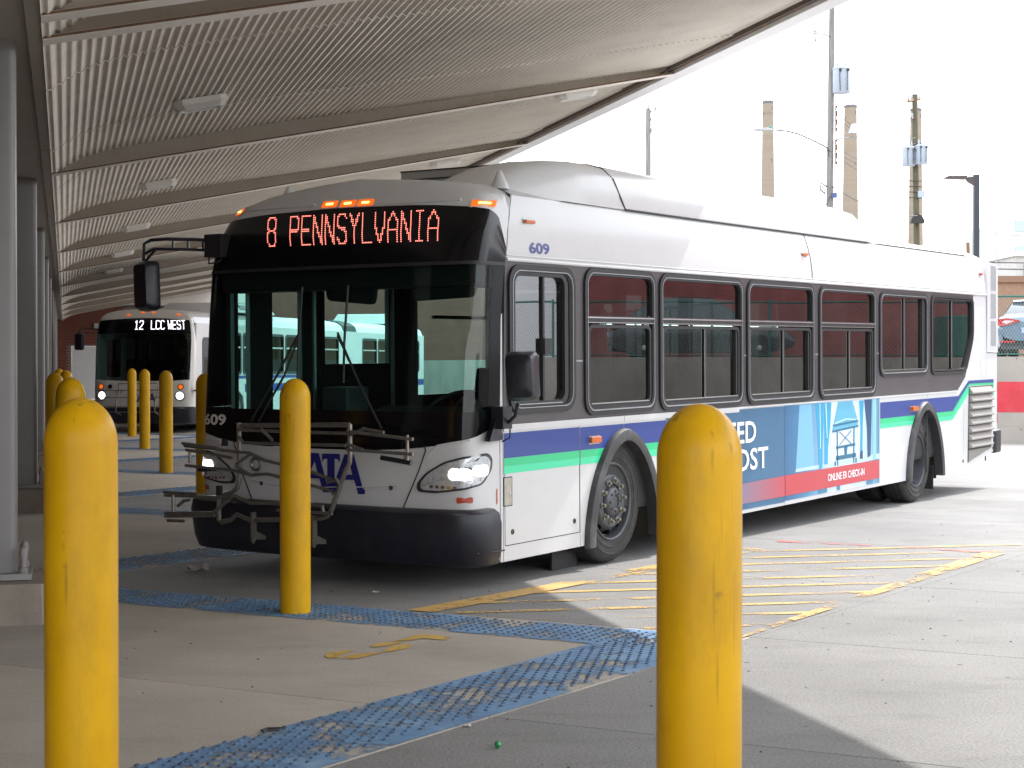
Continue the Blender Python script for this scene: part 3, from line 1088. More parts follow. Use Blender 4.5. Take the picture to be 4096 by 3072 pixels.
for k in range(3):
    m_ = MB()
    m_.box(-1.2, .4, 3.2 + k * 2.1, 4.9 + k * 2.1, 1.71, 2.9)
    o = m_.build('dumpster', FENCEGREEN, None, False, bevel=.04)
    o.matrix_world = BM_
    tag(o, ['green dumpster by the brick building beside the dark car', 'middle green dumpster by the brick building', 'green dumpster by the brick building farthest from the dark car'][k], 'dumpster', 'green dumpsters')
hs = building('house', 'white gabled house beyond the fence, mirrored in the driver window', 'house', Matrix.Translation((36.5, 26.0, 0)) @ Matrix.Rotation(math.radians(24), 4, 'Z'), -3.5, 3.5, -4, 4, 1.6, 5.2, M('house_white', (.66, .68, .70), .6), roof=M('shingle', (.14, .14, .15), .9))
m_ = MB()
m_.prism([(-4.2, 5.5), (4.2, 5.5), (0, 8.2)], lambda y, z, d: (d, y, z), -3.7, 3.7)
m_.build('gable', M('house_white', (.66, .68, .70), .6), hs, False)
m_ = MB()
m_.box(-3.56, -3.505, -.6, .6, 3.0, 4.5)
m_.build('window', M('shop_glass', (.25, .25, .27), .15), hs, False)
# white block with glazed upper storeys at the picture edge
tw = thing('office_block', 'white office block with bands of blue windows at the picture edge', 'building', Matrix.Translation((44.6, 150, 0)))
m_ = MB()
m_.box(0, 30, 0, 20, 0, 14.6)
m_.build('walls', M('block_white', (.50, .53, .56), .5), tw, False)
winm = M('block_glass', (.30, .42, .52), .12, spec=.8)
for r, (z0, z1) in enumerate(((9.9, 10.9), (11.2, 12.1), (13.5, 14.4))):
    for k in range(8):
        m_ = MB()
        m_.box(.25 + k * 1.1, 1.2 + k * 1.1, -.08, -.002, z0, z1)
        m_.build('window', winm if r else M('block_glass_dark', (.08, .10, .12), .1), tw, False)
lb = building('concrete_building', 'pale concrete building with a dark opening below the office block', 'building', Matrix.Translation((32.3, 108, 0)), 0, 14, 0, 12, 0, 8.55, M('pale_render', (.42, .42, .41), .8, var=.12, dirt=.4))
m_ = MB()
m_.box(.55, 2.6, -.06, -.003, 7.1, 8.1)
m_.build('opening', BLACKGLOSS, lb, False)
m_ = MB()
m_.box(.3, 3.0, -.5, -.003, 6.75, 6.95)
m_.build('ledge', M('pale_render', (.42, .42, .41), .8), lb, False)
bl = building('brown_building', 'low brown brick building behind the parked silver car', 'building', Matrix.Translation((25.2, 92, 0)), 0, 5.5, 0, 10, 0, 6.1, M('brown_brick', (.24, .15, .10), .85, var=.2, vscale=5), roof=M('brown_trim', (.2, .12, .08), .8))

# ---------------------------------------------------------------- chimneys of the power station
def chim_mat():
    m, nt, b, N, L = nodes('chimney_concrete')
    tc = N.new('ShaderNodeTexCoord')
    mp = N.new('ShaderNodeMapping')
    mp.inputs['Scale'].default_value = (.004, .004, .16)
    L.new(tc.outputs['Object'], mp.inputs['Vector'])
    n = N.new('ShaderNodeTexNoise')
    n.inputs['Scale'].default_value = 1.0
    n.inputs['Detail'].default_value = 7
    n.inputs['Roughness'].default_value = .7
    L.new(mp.outputs['Vector'], n.inputs['Vector'])
    c = ramp(nt, n.outputs['Fac'], [(.3, (.20, .165, .13)), (.5, (.235, .195, .15)), (.7, (.26, .225, .18))])
    L.new(c.outputs['Color'], b.inputs['Base Color'])
    b.inputs['Roughness'].default_value = .9
    return m
CHIM = chim_mat()
def chimney(px, top_y, wpx, lab):
    Y = 1184.
    k = Y / 3634.
    H = 1.62 + (787 - top_y) * k
    r = wpx / 2 * k
    t = thing('chimney', lab, 'chimney', Matrix.Translation(((px - 1106) * k, Y, 0)), 'power station chimneys')
    m_ = MB()
    m_.lathe([(r * 1.75, 0), (r * 1.25, H * .6), (r * 1.08, H * .85), (r, H)], 24)
    m_.build('shaft', CHIM, t)
    m_ = MB()
    m_.lathe([(r * 1.05, H - 1.0), (r * 1.07, H + .6), (r * .8, H + .6)], 24)
    m_.build('rim', M('chimney_rim', (.12, .11, .12), .8), t)
    for a in range(4):
        m_ = MB()
        x, y = r * .55 * math.cos(a * 1.57 + .6), r * .55 * math.sin(a * 1.57 + .6)
        m_.lathe([(r * .26, H + .4), (r * .26, H + 4.2), (r * .2, H + 4.3)], 10, (x, y, 0))
        m_.build('flue', M('flue_pale', (.55, .58, .62), .5), t)
    for (a, hz) in ((3.6, .955), (5.4, .975), (5.2, .78)):
        m_ = MB()
        rr = r * (1 + .08 * (1 - hz) / .15)
        cx, cy = (rr - .5) * math.cos(a), (rr - .5) * math.sin(a)
        m_.box(cx - .6, cx + .6, cy - .6, cy + .6, H * hz - 1.0, H * hz + 1.0)
        m_.build('hatch', M('hatch_dark', (.10, .09, .12), .8), t, False)
chimney(1658, 222, 24, 'tan chimney standing behind the head of the curved street lamp')
chimney(1836, 231, 27, 'tan chimney crossed by black wires close beside the tall transformer pole')
chimney(1977, 238, 24, 'tan chimney hidden partly behind the olive pole with crossarms')

# ---------------------------------------------------------------- utility poles and wires
def pole_base(name, lab, x, y, h, r0, r1, mat, lean=(0, 0)):
    t = thing(name, lab, 'utility pole', Matrix.Translation((x, y, 0)))
    m_ = MB()
    m_.tube([(lean[0] * (1 - k), lean[1] * (1 - k), h * k) for k in (0, .25, .5, .75, 1)], [r0 + (r1 - r0) * k for k in (0, .25, .5, .75, 1)], 12)
    m_.build('pole', mat, t)
    return t
def insulator(t, x, y, z, s=1.):
    m_ = MB()
    m_.lathe([(.03 * s, 0), (.07 * s, .03 * s), (.035 * s, .07 * s), (.07 * s, .10 * s), (.035 * s, .14 * s), (.06 * s, .17 * s), (.02 * s, .22 * s)], 8, (x, y, z))
    m_.build('insulator', M('insulator_grey', (.35, .38, .42), .3), t)
def transformer(t, x, y, z, r, h, n=2):
    m_ = MB()
    m_.lathe([(r * .94, 0), (r, .03), (r, h * .9), (r * 1.05, h * .91), (r * 1.05, h * .95), (r * .8, h), (.01, h * 1.02)], 20, (x, y, z))
    tr = m_.build('transformer', TRANSF, t)
    for k in range(n):
        m_ = MB()
        bx = x + (k - .5) * r * .9
        m_.lathe([(.035, h), (.06, h + .04), (.03, h + .08), (.06, h + .12), (.03, h + .16), (.02, h + .26)], 8, (bx, y, z))
        m_.build('bushing', TRANSF, tr)
        m_ = MB()
        m_.tube([(x + (k - .45) * r * .9, y - r - .02, z + h * .84), (x + (k - .5) * r * .85, y - r - .05, z + h * .5), (x + (k - .45) * r * .8, y - r - .03, z + .05)], .016, 6)
        m_.lathe([(.05, -.04), (.05, .04)], 8, (x + (k - .4) * r * .9, y - r - .03, z + h * .84))
        m_.build('lead', WIRE, tr)
k60 = 60 / 3634.
def pz(y, d): return 1.62 + (787 - y) * d / 3634.
PB = pole_base('utility_pole', 'tall grey wooden pole with big transformer and curved street lamp arm', 11.38, 60, pz(18, 60), .17, .10, WOODPOLE, (-.12, 0))
transformer(PB, .30, -.25, pz(205, 60), .31, .92)
m_ = MB()
za = pz(77, 60)
m_.tube([(0, -.05, za - .1), (-.30, -.1, za), (-.62, -.1, za + .03)], .022, 6)
m_.build('bracket', STEELDARK, PB)
insulator(PB, -.62, -.1, za)
insulator(PB, -.60, -.1, za - .3, .9)
m_ = MB()
m_.tube([(-.05, -.1, pz(330, 60)), (-.25, -.1, pz(318, 60)), (-.75, -.1, pz(303, 60)), (-1.2, -.1, pz(291, 60)), (-1.6, -.1, pz(285, 60)), (-2.1, -.1, pz(282, 60))], .028, 8)
m_.tube([(-.06, -.1, pz(345, 60)), (-.18, -.1, pz(326, 60))], .02, 6)
m_.build('lamp_arm', STEELDARK, PB)
m_ = MB()
m_.prism([(-2.05, -.03), (-2.3, .06), (-2.6, .05), (-2.95, -.01), (-2.6, -.04)], lambda x, z, d: (x, -.1 + d, pz(282, 60) + z), -.13, .13)
lh = m_.build('lamp_head', GALV, PB, bevel=.01)
m_ = MB()
m_.lathe([(.045, 0), (.045, .09), (.02, .1)], 8, (-2.2, -.1, pz(282, 60) + .05))
m_.build('photocell', M('photocell_green', (.05, .25, .25), .5), lh)
m_ = MB()
m_.hexa([(.62, -.35, pz(290, 60)), (.98, -.35, pz(291, 60)), (.98, .1, pz(288, 60)), (.62, .1, pz(287, 60)), (.72, -.25, pz(270, 60)), (1.04, -.25, pz(269, 60)), (1.04, .1, pz(268, 60)), (.72, .1, pz(269, 60))])
m_.build('floodlight', M('flood_blue', (.42, .56, .68), .4), PB, False)
m_ = MB()
m_.tube([(.1, -.08, pz(305, 60)), (.35, -.1, pz(300, 60)), (.8, -.1, pz(298, 60)), (.8, -.1, pz(290, 60))], .03, 6)
m_.build('bracket', GALV, PB)
for zz in (pz(258, 60), pz(330, 60)):
    m_ = MB()
    m_.box(.10, .17, -.2, -.1, zz - .45, zz + .45)
    rk = m_.build('rack', RUST, PB, False)
    for k in (-.3, 0, .3):
        m_ = MB()
        m_.lathe([(.05, -.05), (.03, 0), (.05, .05)], 8, (.15, -.25, zz + k))
        m_.build('spool', M('insulator_white', (.7, .7, .7), .3), rk)
m_ = MB()
m_.tube([(-.2, -.2, pz(405, 60)), (-.42, -.25, pz(398, 60)), (-.45, -.25, pz(412, 60)), (-.25, -.2, pz(420, 60))], .03, 6)
m_.tube([(-.28, -.2, pz(420, 60)), (-.55, -.2, pz(440, 60)), (-.2, -.2, pz(443, 60)), (-.1, -.2, pz(425, 60))], .014, 5)
m_.build('cable_loop', WIRE, PB)
m_ = MB()
m_.box(-.02, .16, -.22, -.12, pz(429, 60), pz(418, 60))
m_.build('marker_band', M('band_blue', (.05, .09, .2), .5), PB, False)
PA = pole_base('utility_pole', 'grey wooden pole standing alone beside the canopy eave', (1400 - 1106) / 3634 * 78, 78, pz(236, 78), .15, .12, WOODPOLE)
m_ = MB()
m_.tube([(.1, -.1, pz(243, 78)), (.32, -.1, pz(240, 78)), (.34, -.1, pz(234, 78))], .03, 6)
m_.tube([(.1, -.1, pz(262, 78)), (.28, -.1, pz(246, 78))], .02, 6)
m_.build('bracket', STEELDARK, PA)
insulator(PA, .33, -.1, pz(240, 78))
insulator(PA, 0, 0, pz(236, 78))
insulator(PA, .16, -.1, pz(288, 78))
PC = pole_base('utility_pole', 'olive wooden pole with two crossarms and a pair of transformers', (1974 - 1106) / 3634 * 80, 80, pz(205, 80), .17, .13, WOODOLIVE, (.25, 0))
def arm(x0, y0, x1, y1, d=80, cx=1974):
    k = d / 3634.
    m_ = MB()
    a, b = Vector(((x0 - cx) * k, -.9, pz(y0, d))), Vector(((x1 - cx) * k, .9, pz(y1, d)))
    m_.tube([a, b], .075, 4)
    m_.build('crossarm', M('crossarm_wood', (.20, .13, .09), .85, var=.2), PC, False)
    for t in (.05, .3, .75, .97):
        q = a.lerp(b, t)
        insulator(PC, q.x, q.y, q.z + .05, .9)
arm(1950, 226, 1996, 208)
arm(1957, 263, 1984, 249)
transformer(PC, -.33, -.25, pz(361, 80), .31, .92)
transformer(PC, .23, -.45, pz(358, 80), .30, .92)
m_ = MB()
for yy in (311, 321, 338, 392, 404, 416, 428):
    m_.tube([(-.35, -.18, pz(yy, 80)), (.3, -.22, pz(yy + 1, 80))], .02, 5)
m_.build('step_irons', WIRE, PC)
m_ = MB()
m_.box(.12, .42, -.3, -.16, pz(428, 80), pz(414, 80))
m_.build('meter_box', TRANSF, PC, False)
m_ = MB()
m_.prism([(-.33 * math.cos(a) + .05, .42 * math.sin(a)) for a in [i * math.pi / 12 for i in range(13)]], lambda x, z, d: (x, d, pz(484, 80) + z), -.5, -.2)
m_.build('cable_coil', WIRE, PC)
def wire(a, b, sag, lab, r=.012):
    m_ = MB()
    A, B_ = Vector(a), Vector(b)
    m_.tube([A.lerp(B_, t) - Vector((0, 0, sag * 4 * t * (1 - t))) for t in [i / 14 for i in range(15)]], r, 4)
    tag(m_.build('overhead_wire', WIRE), lab, 'wire', 'overhead wires between the poles')
xb, xa, xc = 11.38, 6.31, 19.1
for i, (zb, zc) in enumerate(((pz(250, 60), pz(299, 80)), (pz(259, 60), pz(312, 80)), (pz(267, 60), pz(322, 80)), (pz(322, 60), pz(345, 80)), (pz(332, 60), pz(360, 80)), (pz(342, 60), pz(378, 80)))):
    wire((xb + .15, 59.7, zb), (xc, 79.7, zc), .5, ['uppermost', 'second', 'third', 'fourth', 'fifth', 'lowest'][i] + ' black wire from the tall pole to the olive pole')
wire((xb, 59.8, pz(405, 60)), (xc + .1, 79.6, pz(468, 80)), .3, 'thick sagging cable low between tall pole and olive pole', .02)
wire((xa + .33, 77.9, pz(236, 78)), (xb - .62, 59.9, pz(236, 60)), .25, 'thin wire from the lone pole towards the tall pole', .008)
wire((xa, 78, pz(231, 78)), (-20, 72, pz(262, 78)), .5, 'thin wire from the lone pole to the canopy eave', .008)
wire((xc + .9, 80.5, pz(206, 80)), (46, 96, pz(215, 80)), .6, 'thin wire running from the top crossarm of the olive pole', .010)
wire((xc, 80, pz(470, 80)), (30, 90, pz(478, 80)), .3, 'low cable leaving the olive pole at its right', .012)

# lamp post, mast, leaning board
LPm = thing('lamp_post', 'black square lamp post with one flat arm beyond the bus tail', 'street lamp', Matrix.Translation((12.4, 45, 0)))
m_ = MB()
m_.box(-.075, .075, -.075, .075, 1.65, pz(378, 45))
m_.build('post', POLEBLACK, LPm, False)
m_ = MB()
m_.hexa([(-.22, -.1, pz(393, 45)), (-.08, -.1, pz(400, 45)), (-.08, .1, pz(400, 45)), (-.22, .1, pz(393, 45)), (-.30, -.1, pz(384, 45)), (-.08, -.1, pz(382, 45)), (-.08, .1, pz(382, 45)), (-.30, .1, pz(384, 45))])
m_.hexa([(-.88, -.16, pz(386.5, 45)), (-.28, -.16, pz(388, 45)), (-.28, .16, pz(388, 45)), (-.88, .16, pz(386.5, 45)), (-.78, -.16, pz(381.5, 45)), (-.28, -.16, pz(381, 45)), (-.28, .16, pz(381, 45)), (-.78, .16, pz(381.5, 45))])
m_.build('lamp_head', M('lamp_brown', (.055, .04, .04), .5), LPm, False)
m_ = MB()
m_.box(-.03, .05, -.02, .02, 1.7, 3.35 + 1.5)
o = m_.build('leaning_board', M('board_brown', (.20, .11, .04), .8, var=.2), None, False)
o.matrix_world = Matrix.Translation((12.25, 44.6, 0)) @ Matrix.Rotation(math.radians(-2.2), 4, 'Y')
tag(o, 'narrow brown wooden board leaning by the black lamp post', 'board')
ms = thing('antenna_mast', 'thin steel mast with cross bars above the brown building', 'mast', Matrix.Translation(((2151 - 1106) / 3634 * 98, 98, 0)))
m_ = MB()
m_.tube([(0, 0, 1.6), (0, 0, pz(537, 98))], .035, 6)
m_.build('pole', GALV, ms)
for i, yy in enumerate((567, 581)):
    m_ = MB()
    m_.tube([(-.4, 0, pz(yy, 98)), (1.6, 0, pz(yy + 1, 98))], .035, 5)
    m_.build('cross_bar', STEELDARK, ms)

# ---------------------------------------------------------------- bollards
bo = MB()
prof = [(.1, 0), (.1, 1.40)]
for i in range(1, 13):
    a = math.radians(90 * i / 12)
    prof.append((.1 * math.cos(a) if i < 12 else .0005, 1.40 + .128 * math.sin(a)))
bo.lathe(prof, 40)
bo_me = bo.mesh('bollard', BOLLARD, True, 60)
def bollard(p, q, lab, group='yellow bollards along the platform', s=1.):
    o = inst('bollard', bo_me, None, ROW @ Matrix.Translation((q, p, 0)) @ Matrix.Rotation(p * 2.1, 4, 'Z') @ Matrix.Scale(s, 4))
    tag(o, lab, 'bollard', group)
bollard(3.70, 1.4375, 'large yellow bollard in front of the bus side advertisement')
bollard(10.96, 1.447, 'yellow bollard standing on the blue strip before the bus front')
bollard(18.24, 1.447, 'yellow bollard half hidden behind the bus bike rack')
bollard(25.52, 1.447, 'thickest of three yellow bollards before the far bus')
bollard(32.88, 1.465, 'middle one of three yellow bollards before the far bus')
bollard(38.8, 1.449, 'thinnest of three yellow bollards before the far bus')
bollard(46.9, 1.449, 'short yellow bollard stub seen under the far bus headlight')
bollard(4.80, .041, 'large yellow bollard beside the steel column on its concrete pedestal')
bollard(12.05, .035, 'round topped yellow bollard just behind the large one by the column')
bollard(19.3, -.115, 'yellow bollard peeking out on the column side behind two others')
bollard(27.5, .01, 'yellow bollard whose rounded top meets the foot of the white door')
bollard(38., -.13, 'tiny yellow bollard seen against the brick wall beside the columns')

# ---------------------------------------------------------------- litter
m_ = MB()
m_.lathe([(.0005, .0), (.011, .004), (.0155, .0155), (.011, .027), (.0005, .031)], 14)
o = m_.build('green_ball', M('ball_green', (.01, .24, .06), .25, coat=.5))
o.location = rw(6.86, 1.76)
tag(o, 'small shiny green ball lying on the pavement', 'ball')
m_ = MB()
m_.tube([(-.05, 0, .008), (-.02, .025, .012), (.05, .03, .008), (.055, .01, .016), (.02, -.008, .01), (-.045, -.012, .008)], .0055, 6, closed=True)
o = m_.build('cord_loop', WIRE)
o.location = rw(7.42, .88)
o.rotation_euler = (0, 0, .2)
tag(o, 'black loop of cord lying at the edge of the blue strip', 'cord')
def scrap(p, q, s, lab, col=(.62, .61, .58)):
    m_ = MB()
    random.seed(int(p * 100))
    n = 5
    m_.grid([[((i - 2) * s / 4 + random.uniform(-s, s) * .1, (j - 2) * s / 5 + random.uniform(-s, s) * .1, .004 + abs(random.gauss(0, s * .16))) for j in range(n)] for i in range(n)])
    o = m_.build('litter_scrap', M('litter_' + str(int(p * 100)), col, .8, var=.15))
    o.location = rw(p, q)
    tag(o, lab, 'litter')
scrap(11.75, 2.12, .045, 'crumpled white paper scrap under the bus front')
scrap(13.35, 1.0, .16, 'flattened grey rag near the striped strip', (.33, .31, .29))
scrap(7.30, 1.73, .035, 'pale pebble scrap on the edge of the blue strip')
random.seed(11)
peb = MB()
for i in range(420):
    q, p = random.uniform(-.2, 9), random.uniform(6, 30)
    if i < 150: q, p = random.uniform(0.2, 7), random.uniform(6, 13)
    r = random.uniform(.003, .009)
    vs_ = [(q + r * math.cos(a) * random.uniform(.7, 1.3), p + r * math.sin(a) * random.uniform(.7, 1.3), 0) for a in (0, 1.25, 2.5, 3.8, 5)] + [(q, p, r * .8)]
    peb.add(vs_, [(k, (k + 1) % 5, 5) for k in range(5)])
o = peb.build('grit', M('grit_dark', (.05, .045, .04), .9, var=.5, vscale=2))
o.matrix_world = ROW
tag(o, kind='stuff')
# ---------------------------------------------------------------- the big bus
def lerp(T, x):
    if x <= T[0][0]: return T[0][1]
    for (a, b), (c, d) in zip(T, T[1:]):
        if x <= c: return b + (d - b) * (x - a) / (c - a)
    return T[-1][1]
TH = math.radians(32.9895)
bu = Vector((math.sin(TH), math.cos(TH), .01154)).normalized()
bv = Vector((-math.cos(TH), math.sin(TH), 0))
bw = bu.cross(bv)
BUSM = Matrix(((bu.x, bv.x, bw.x, -.0730), (bu.y, bv.y, bw.y, 12.2270), (bu.z, bv.z, bw.z, -.01115), (0, 0, 0, 1)))
bus = thing('city_bus', 'large white city bus showing 8 PENNSYLVANIA with blue and green side stripes', 'bus', BUSM)
SEC = [(2.4, 0), (2.5, .004), (2.65, .025), (2.78, .06), (2.885, .10), (2.97, .30), (3.02, .6), (3.04, 1.0), (3.05, 1.294)]
UB = [(1.2, -.02), (1.97, 0.), (2.4, .06), (2.6, .12), (2.76, .2), (2.94, .34), (3.05, .5)]
DEP = [(.2, .41), (.6, .465), (1.0, .46), (1.3, .44), (2.36, .345), (2.6, .29), (2.78, .22), (2.88, .15), (2.97, .06), (3.02, .01), (3.05, -.02)]
NEX = [(2.55, 10.), (2.8, 7.), (3.0, 3.5)]
BOW = .12
def sfun(at, n): return (1 - BOW) * max(0, 1 - at ** n) ** (1 / n) + BOW * (1 - at * at)
COLS = [-1, -.99999, -.9999, -.9994, -.998, -.995, -.99, -.983, -.974, -.96, -.94, -.9, -.82, -.7, -.55, -.4, -.2]
COLS = COLS + [0.] + [-t for t in COLS[::-1]]
ARC, _a, _p = [], 0, None
for t in [.9 * i / 3000 for i in range(3000)] + [1 - .1 * (1 - i / 3000) ** 3 for i in range(3001)]:
    q = (1.295 * t, .45 * sfun(t, 13.))
    if _p: _a += math.hypot(q[0] - _p[0], q[1] - _p[1])
    ARC.append((_a, t))
    _p = q
ARCL = _a
def arc(e):
    sg = -1 if e < 0 else 1
    e = min(abs(e), ARCL)
    lo, hi = 0, len(ARC) - 1
    while hi - lo > 1:
        m = (lo + hi) // 2
        if ARC[m][0] < e: lo = m
        else: hi = m
    a, b = ARC[lo], ARC[hi]
    return sg * (a[1] + (b[1] - a[1]) * (e - a[0]) / max(1e-9, b[0] - a[0]))
def FT(t, w_, off=0.):
    n = lerp(NEX, w_)
    at = min(1., abs(t))
    s = sfun(at, n)
    hw = 1.295 - lerp(SEC, w_)
    ub = lerp(UB, w_)
    d = lerp(DEP, w_) + ub + .02
    t1, t0 = min(1, at + 1e-4), max(0, at - 1e-4)
    nt, ns = -(sfun(t1, n) - sfun(t0, n)) / (t1 - t0) * d * (1 if t > 0 else -1), hw
    if at > .99999: nt, ns = (1 if t > 0 else -1), 0.
    L = math.hypot(nt, ns) or 1
    return (ub - d * s - off * ns / L, 1.295 + hw * t + off * nt / L, w_)
def FE(e, w_, off=0.): return FT(arc(e), w_, off)
def ecoord(t):
    for a, tt in ARC:
        if tt >= abs(t): return a
    return ARCL
ECOL = {t: ecoord(t) for t in COLS}
def mask_lo(t): return 1.008 + .165 * (min(1.5, ECOL[t]) / 1.48) ** 3.5
def mask_hi(t): return lerp([(0, 2.815), (.8, 2.80), (1.2, 2.772), (1.34, 2.752), (1.42, 2.715), (1.50, 2.655), (1.58, 2.57), (1.65, 2.47)], ECOL[t])
def front_grid(mb, cols, lo, hi, n, off=0.):
    mb.grid([[FT(t, lo(t) + (hi(t) - lo(t)) * k / n, off) for t in cols] for k in range(n + 1)])
    return mb
C_ALL = COLS
GB, GT = 1.295, 2.36
e_in = lambda lim0, lim1: [t for t in COLS if (ECOL[t] <= lim0 if t < 0 else ECOL[t] <= lim1)]
C_GL = e_in(1.555, 1.27)
C_R = [t for t in COLS if t < 0 and ECOL[t] >= ECOL[C_GL[0]] - 1e-9]
C_L = [t for t in COLS if t > 0 and ECOL[t] >= ECOL[C_GL[-1]] - 1e-9]
m_ = MB()
front_grid(m_, C_ALL, lambda t: .19 if ECOL[t] > 1.575 else .585, lambda t: mask_lo(t), 8)
m_.build('front_fascia', BUSWHITE, bus)
m_ = MB()
front_grid(m_, C_ALL, lambda t: mask_lo(t) + .002, lambda t: GB, 4, .004)
front_grid(m_, C_R, lambda t: GB + .001, lambda t: GT, 8, .004)
front_grid(m_, C_L, lambda t: GB + .001, lambda t: GT, 8, .004)
build_each(m_, 'windshield_surround', BLACKGLOSS, bus)
m_ = MB()
front_grid(m_, C_ALL, lambda t: GT + .004, lambda t: mask_hi(t), 7, .004)
sign = m_.build('destination_sign', BLACKGLOSS, bus)
m_ = MB()
front_grid(m_, C_GL, lambda t: GB, lambda t: GT, 10, .003)
m_.build('windshield', WINDSHIELD, bus)
m_ = MB()
front_grid(m_, C_ALL, lambda t: mask_hi(t) + .002, lambda t: 3.05, 12)
m_.build('front_cap', BUSWHITE, bus)
m_ = MB()
front_grid(m_, C_ALL, lambda t: GT - .012, lambda t: GT + .014, 1, .010)
m_.build('windshield_seal', BLACKRUB, bus)
# bumper
m_ = MB()
m_.grid([[FT(t, w_, o_ * (1 if ECOL[t] < 1.5 else .35)) for t in e_in(1.57, 1.60)] for w_, o_ in ((.19, .03), (.205, .08), (.30, .11), (.50, .12), (.575, .10), (.60, .06), (.605, -.03))])
m_.build('bumper', BLACKPLAST, bus)
m_ = MB()
m_.tube([FE(e, .30, .112) for e in (-1.48, -1.42, -1.36, -1.28)], .006, 6)
m_.build('bumper_rib', BLACKRUB, bus)
# LED lettering: strokes rastered on a 7 x 16 matrix, two dots thick
STROKES = {
    '8': [[(1, 8.2), (0, 6.5), (0, 2.2), (1.5, 0), (4.5, 0), (6, 2.2), (6, 6.5), (5, 8.2), (1, 8.2), (0, 10), (0, 13), (1.5, 15), (4.5, 15), (6, 13), (6, 10), (5, 8.2)]],
    'P': [[(0, 0), (0, 15), (4.6, 15), (6, 13.4), (6, 9), (4.6, 7.4), (0, 7.4)]], 'E': [[(6, 0), (0, 0), (0, 15), (6, 15)], [(0, 7.6), (5, 7.6)]],
    'N': [[(0, 0), (0, 15), (6, 0), (6, 15)]], 'S': [[(0, 2.5), (1.4, 0), (4.6, 0), (6, 2.2), (6, 5.6), (4.6, 7.5), (1.4, 7.7), (0, 9.6), (0, 13), (1.4, 15), (4.6, 15), (6, 12.7)]],
    'Y': [[(0, 15), (3, 8), (6, 15)], [(3, 8), (3, 0)]], 'L': [[(0, 15), (0, 0), (6, 0)]], 'V': [[(0, 15), (0, 8), (3, 0), (6, 8), (6, 15)]],
    'A': [[(0, 0), (0, 10), (3, 15), (6, 10), (6, 0)], [(0, 6), (6, 6)]], 'I': [[(1, 15), (5, 15)], [(3, 15), (3, 0)], [(1, 0), (5, 0)]],
    '1': [[(1, 12), (3, 15), (3, 0)], [(1, 0), (5, 0)]], '2': [[(0, 12.6), (1.4, 15), (4.6, 15), (6, 12.8), (6, 9.6), (0, 1.5), (0, 0), (6, 0)]],
    'C': [[(6, 12.7), (4.6, 15), (1.4, 15), (0, 13), (0, 2), (1.4, 0), (4.6, 0), (6, 2.3)]], 'W': [[(0, 15), (1, 0), (3, 9), (5, 0), (6, 15)]], 'T': [[(0, 15), (6, 15)], [(3, 15), (3, 0)]]}
def led_dots(txt, adv=8.45):
    out = []
    x = 0
    for ch in txt:
        segs = []
        for st in STROKES.get(ch, []):
            segs += list(zip(st, st[1:]))
        for i in range(-1, 8):
            for j in range(0, 16):
                best = 9
                for (ax, ay), (bx, by) in segs:
                    dx, dy = bx - ax, by - ay
                    tt = max(0, min(1, ((i - ax) * dx + (j - ay) * dy) / (dx * dx + dy * dy + 1e-9)))
                    best = min(best, max(abs(i - ax - tt * dx) * 1.0, abs(j - ay - tt * dy) * .9) if False else math.hypot(i - ax - tt * dx, j - ay - tt * dy))
                if best < .66: out.append((x + i, j))
        x += adv
    return out, x
dots, tot = led_dots('8 PENNSYLVANIA')
led_l = {}
for x, y in dots:
    m_ = led_l.setdefault(int((x + 1.2) / 8.45), MB())
    e = .640 + .095 * y / 15 - (x / (tot - 2.4)) * (1.605 + .085 * y / 15)
    w0 = 2.546 - .017 * (x / tot) + y * .0150
    h = .0043
    m_.add([FE(e + h, w0 - h, .0075), FE(e - h, w0 - h, .0075), FE(e - h, w0 + h, .0075), FE(e + h, w0 + h, .0075)], [(0, 1, 2, 3)])
for k in sorted(led_l): led_l[k].build('sign_letter', LED, sign, False)
# roof lamps and recesses on the front cap
def frect(e0, e1, w0, w1, off, n=4):
    m_ = MB()
    pts = rrect(e0, e1, w0, w1, min(.012, (w1 - w0) * .3), 3)
    m_.star(pts, lambda e, w_: FE(e, w_, off), 2)
    return m_
for e0, e1, wc in ((1.14, 1.26, 2.848), (.04, .21, 2.851), (-.15, .02, 2.848), (-.33, -.16, 2.846), (-1.37, -1.20, 2.80)):
    f = frect(e0 - .006, e1 + .006, wc - .034, wc + .034, .006).build('marker_lamp', BUSWHITE, bus, True)
    frect(e0 + .004, e1 - .004, wc - .026, wc + .026, .012).build('lens', AMBERLIT, f)
    c = (e0 + e1) / 2
    frect(c - .038, c + .038, wc - .007, wc + .009, .016).build('filament', AMBERCORE, f)
GROOVE = M('groove_shade', (.33, .32, .30), .5)
for e0, e1, w0 in ((.29, 1.07, 2.85), (-1.12, -.43, 2.825)):
    m_ = MB()
    m_.tube([FE(e0 + (e1 - e0) * i / 8, w0, .002) for i in range(9)], .014, 6)
    m_.build('drip_moulding', BUSWHITE, bus)
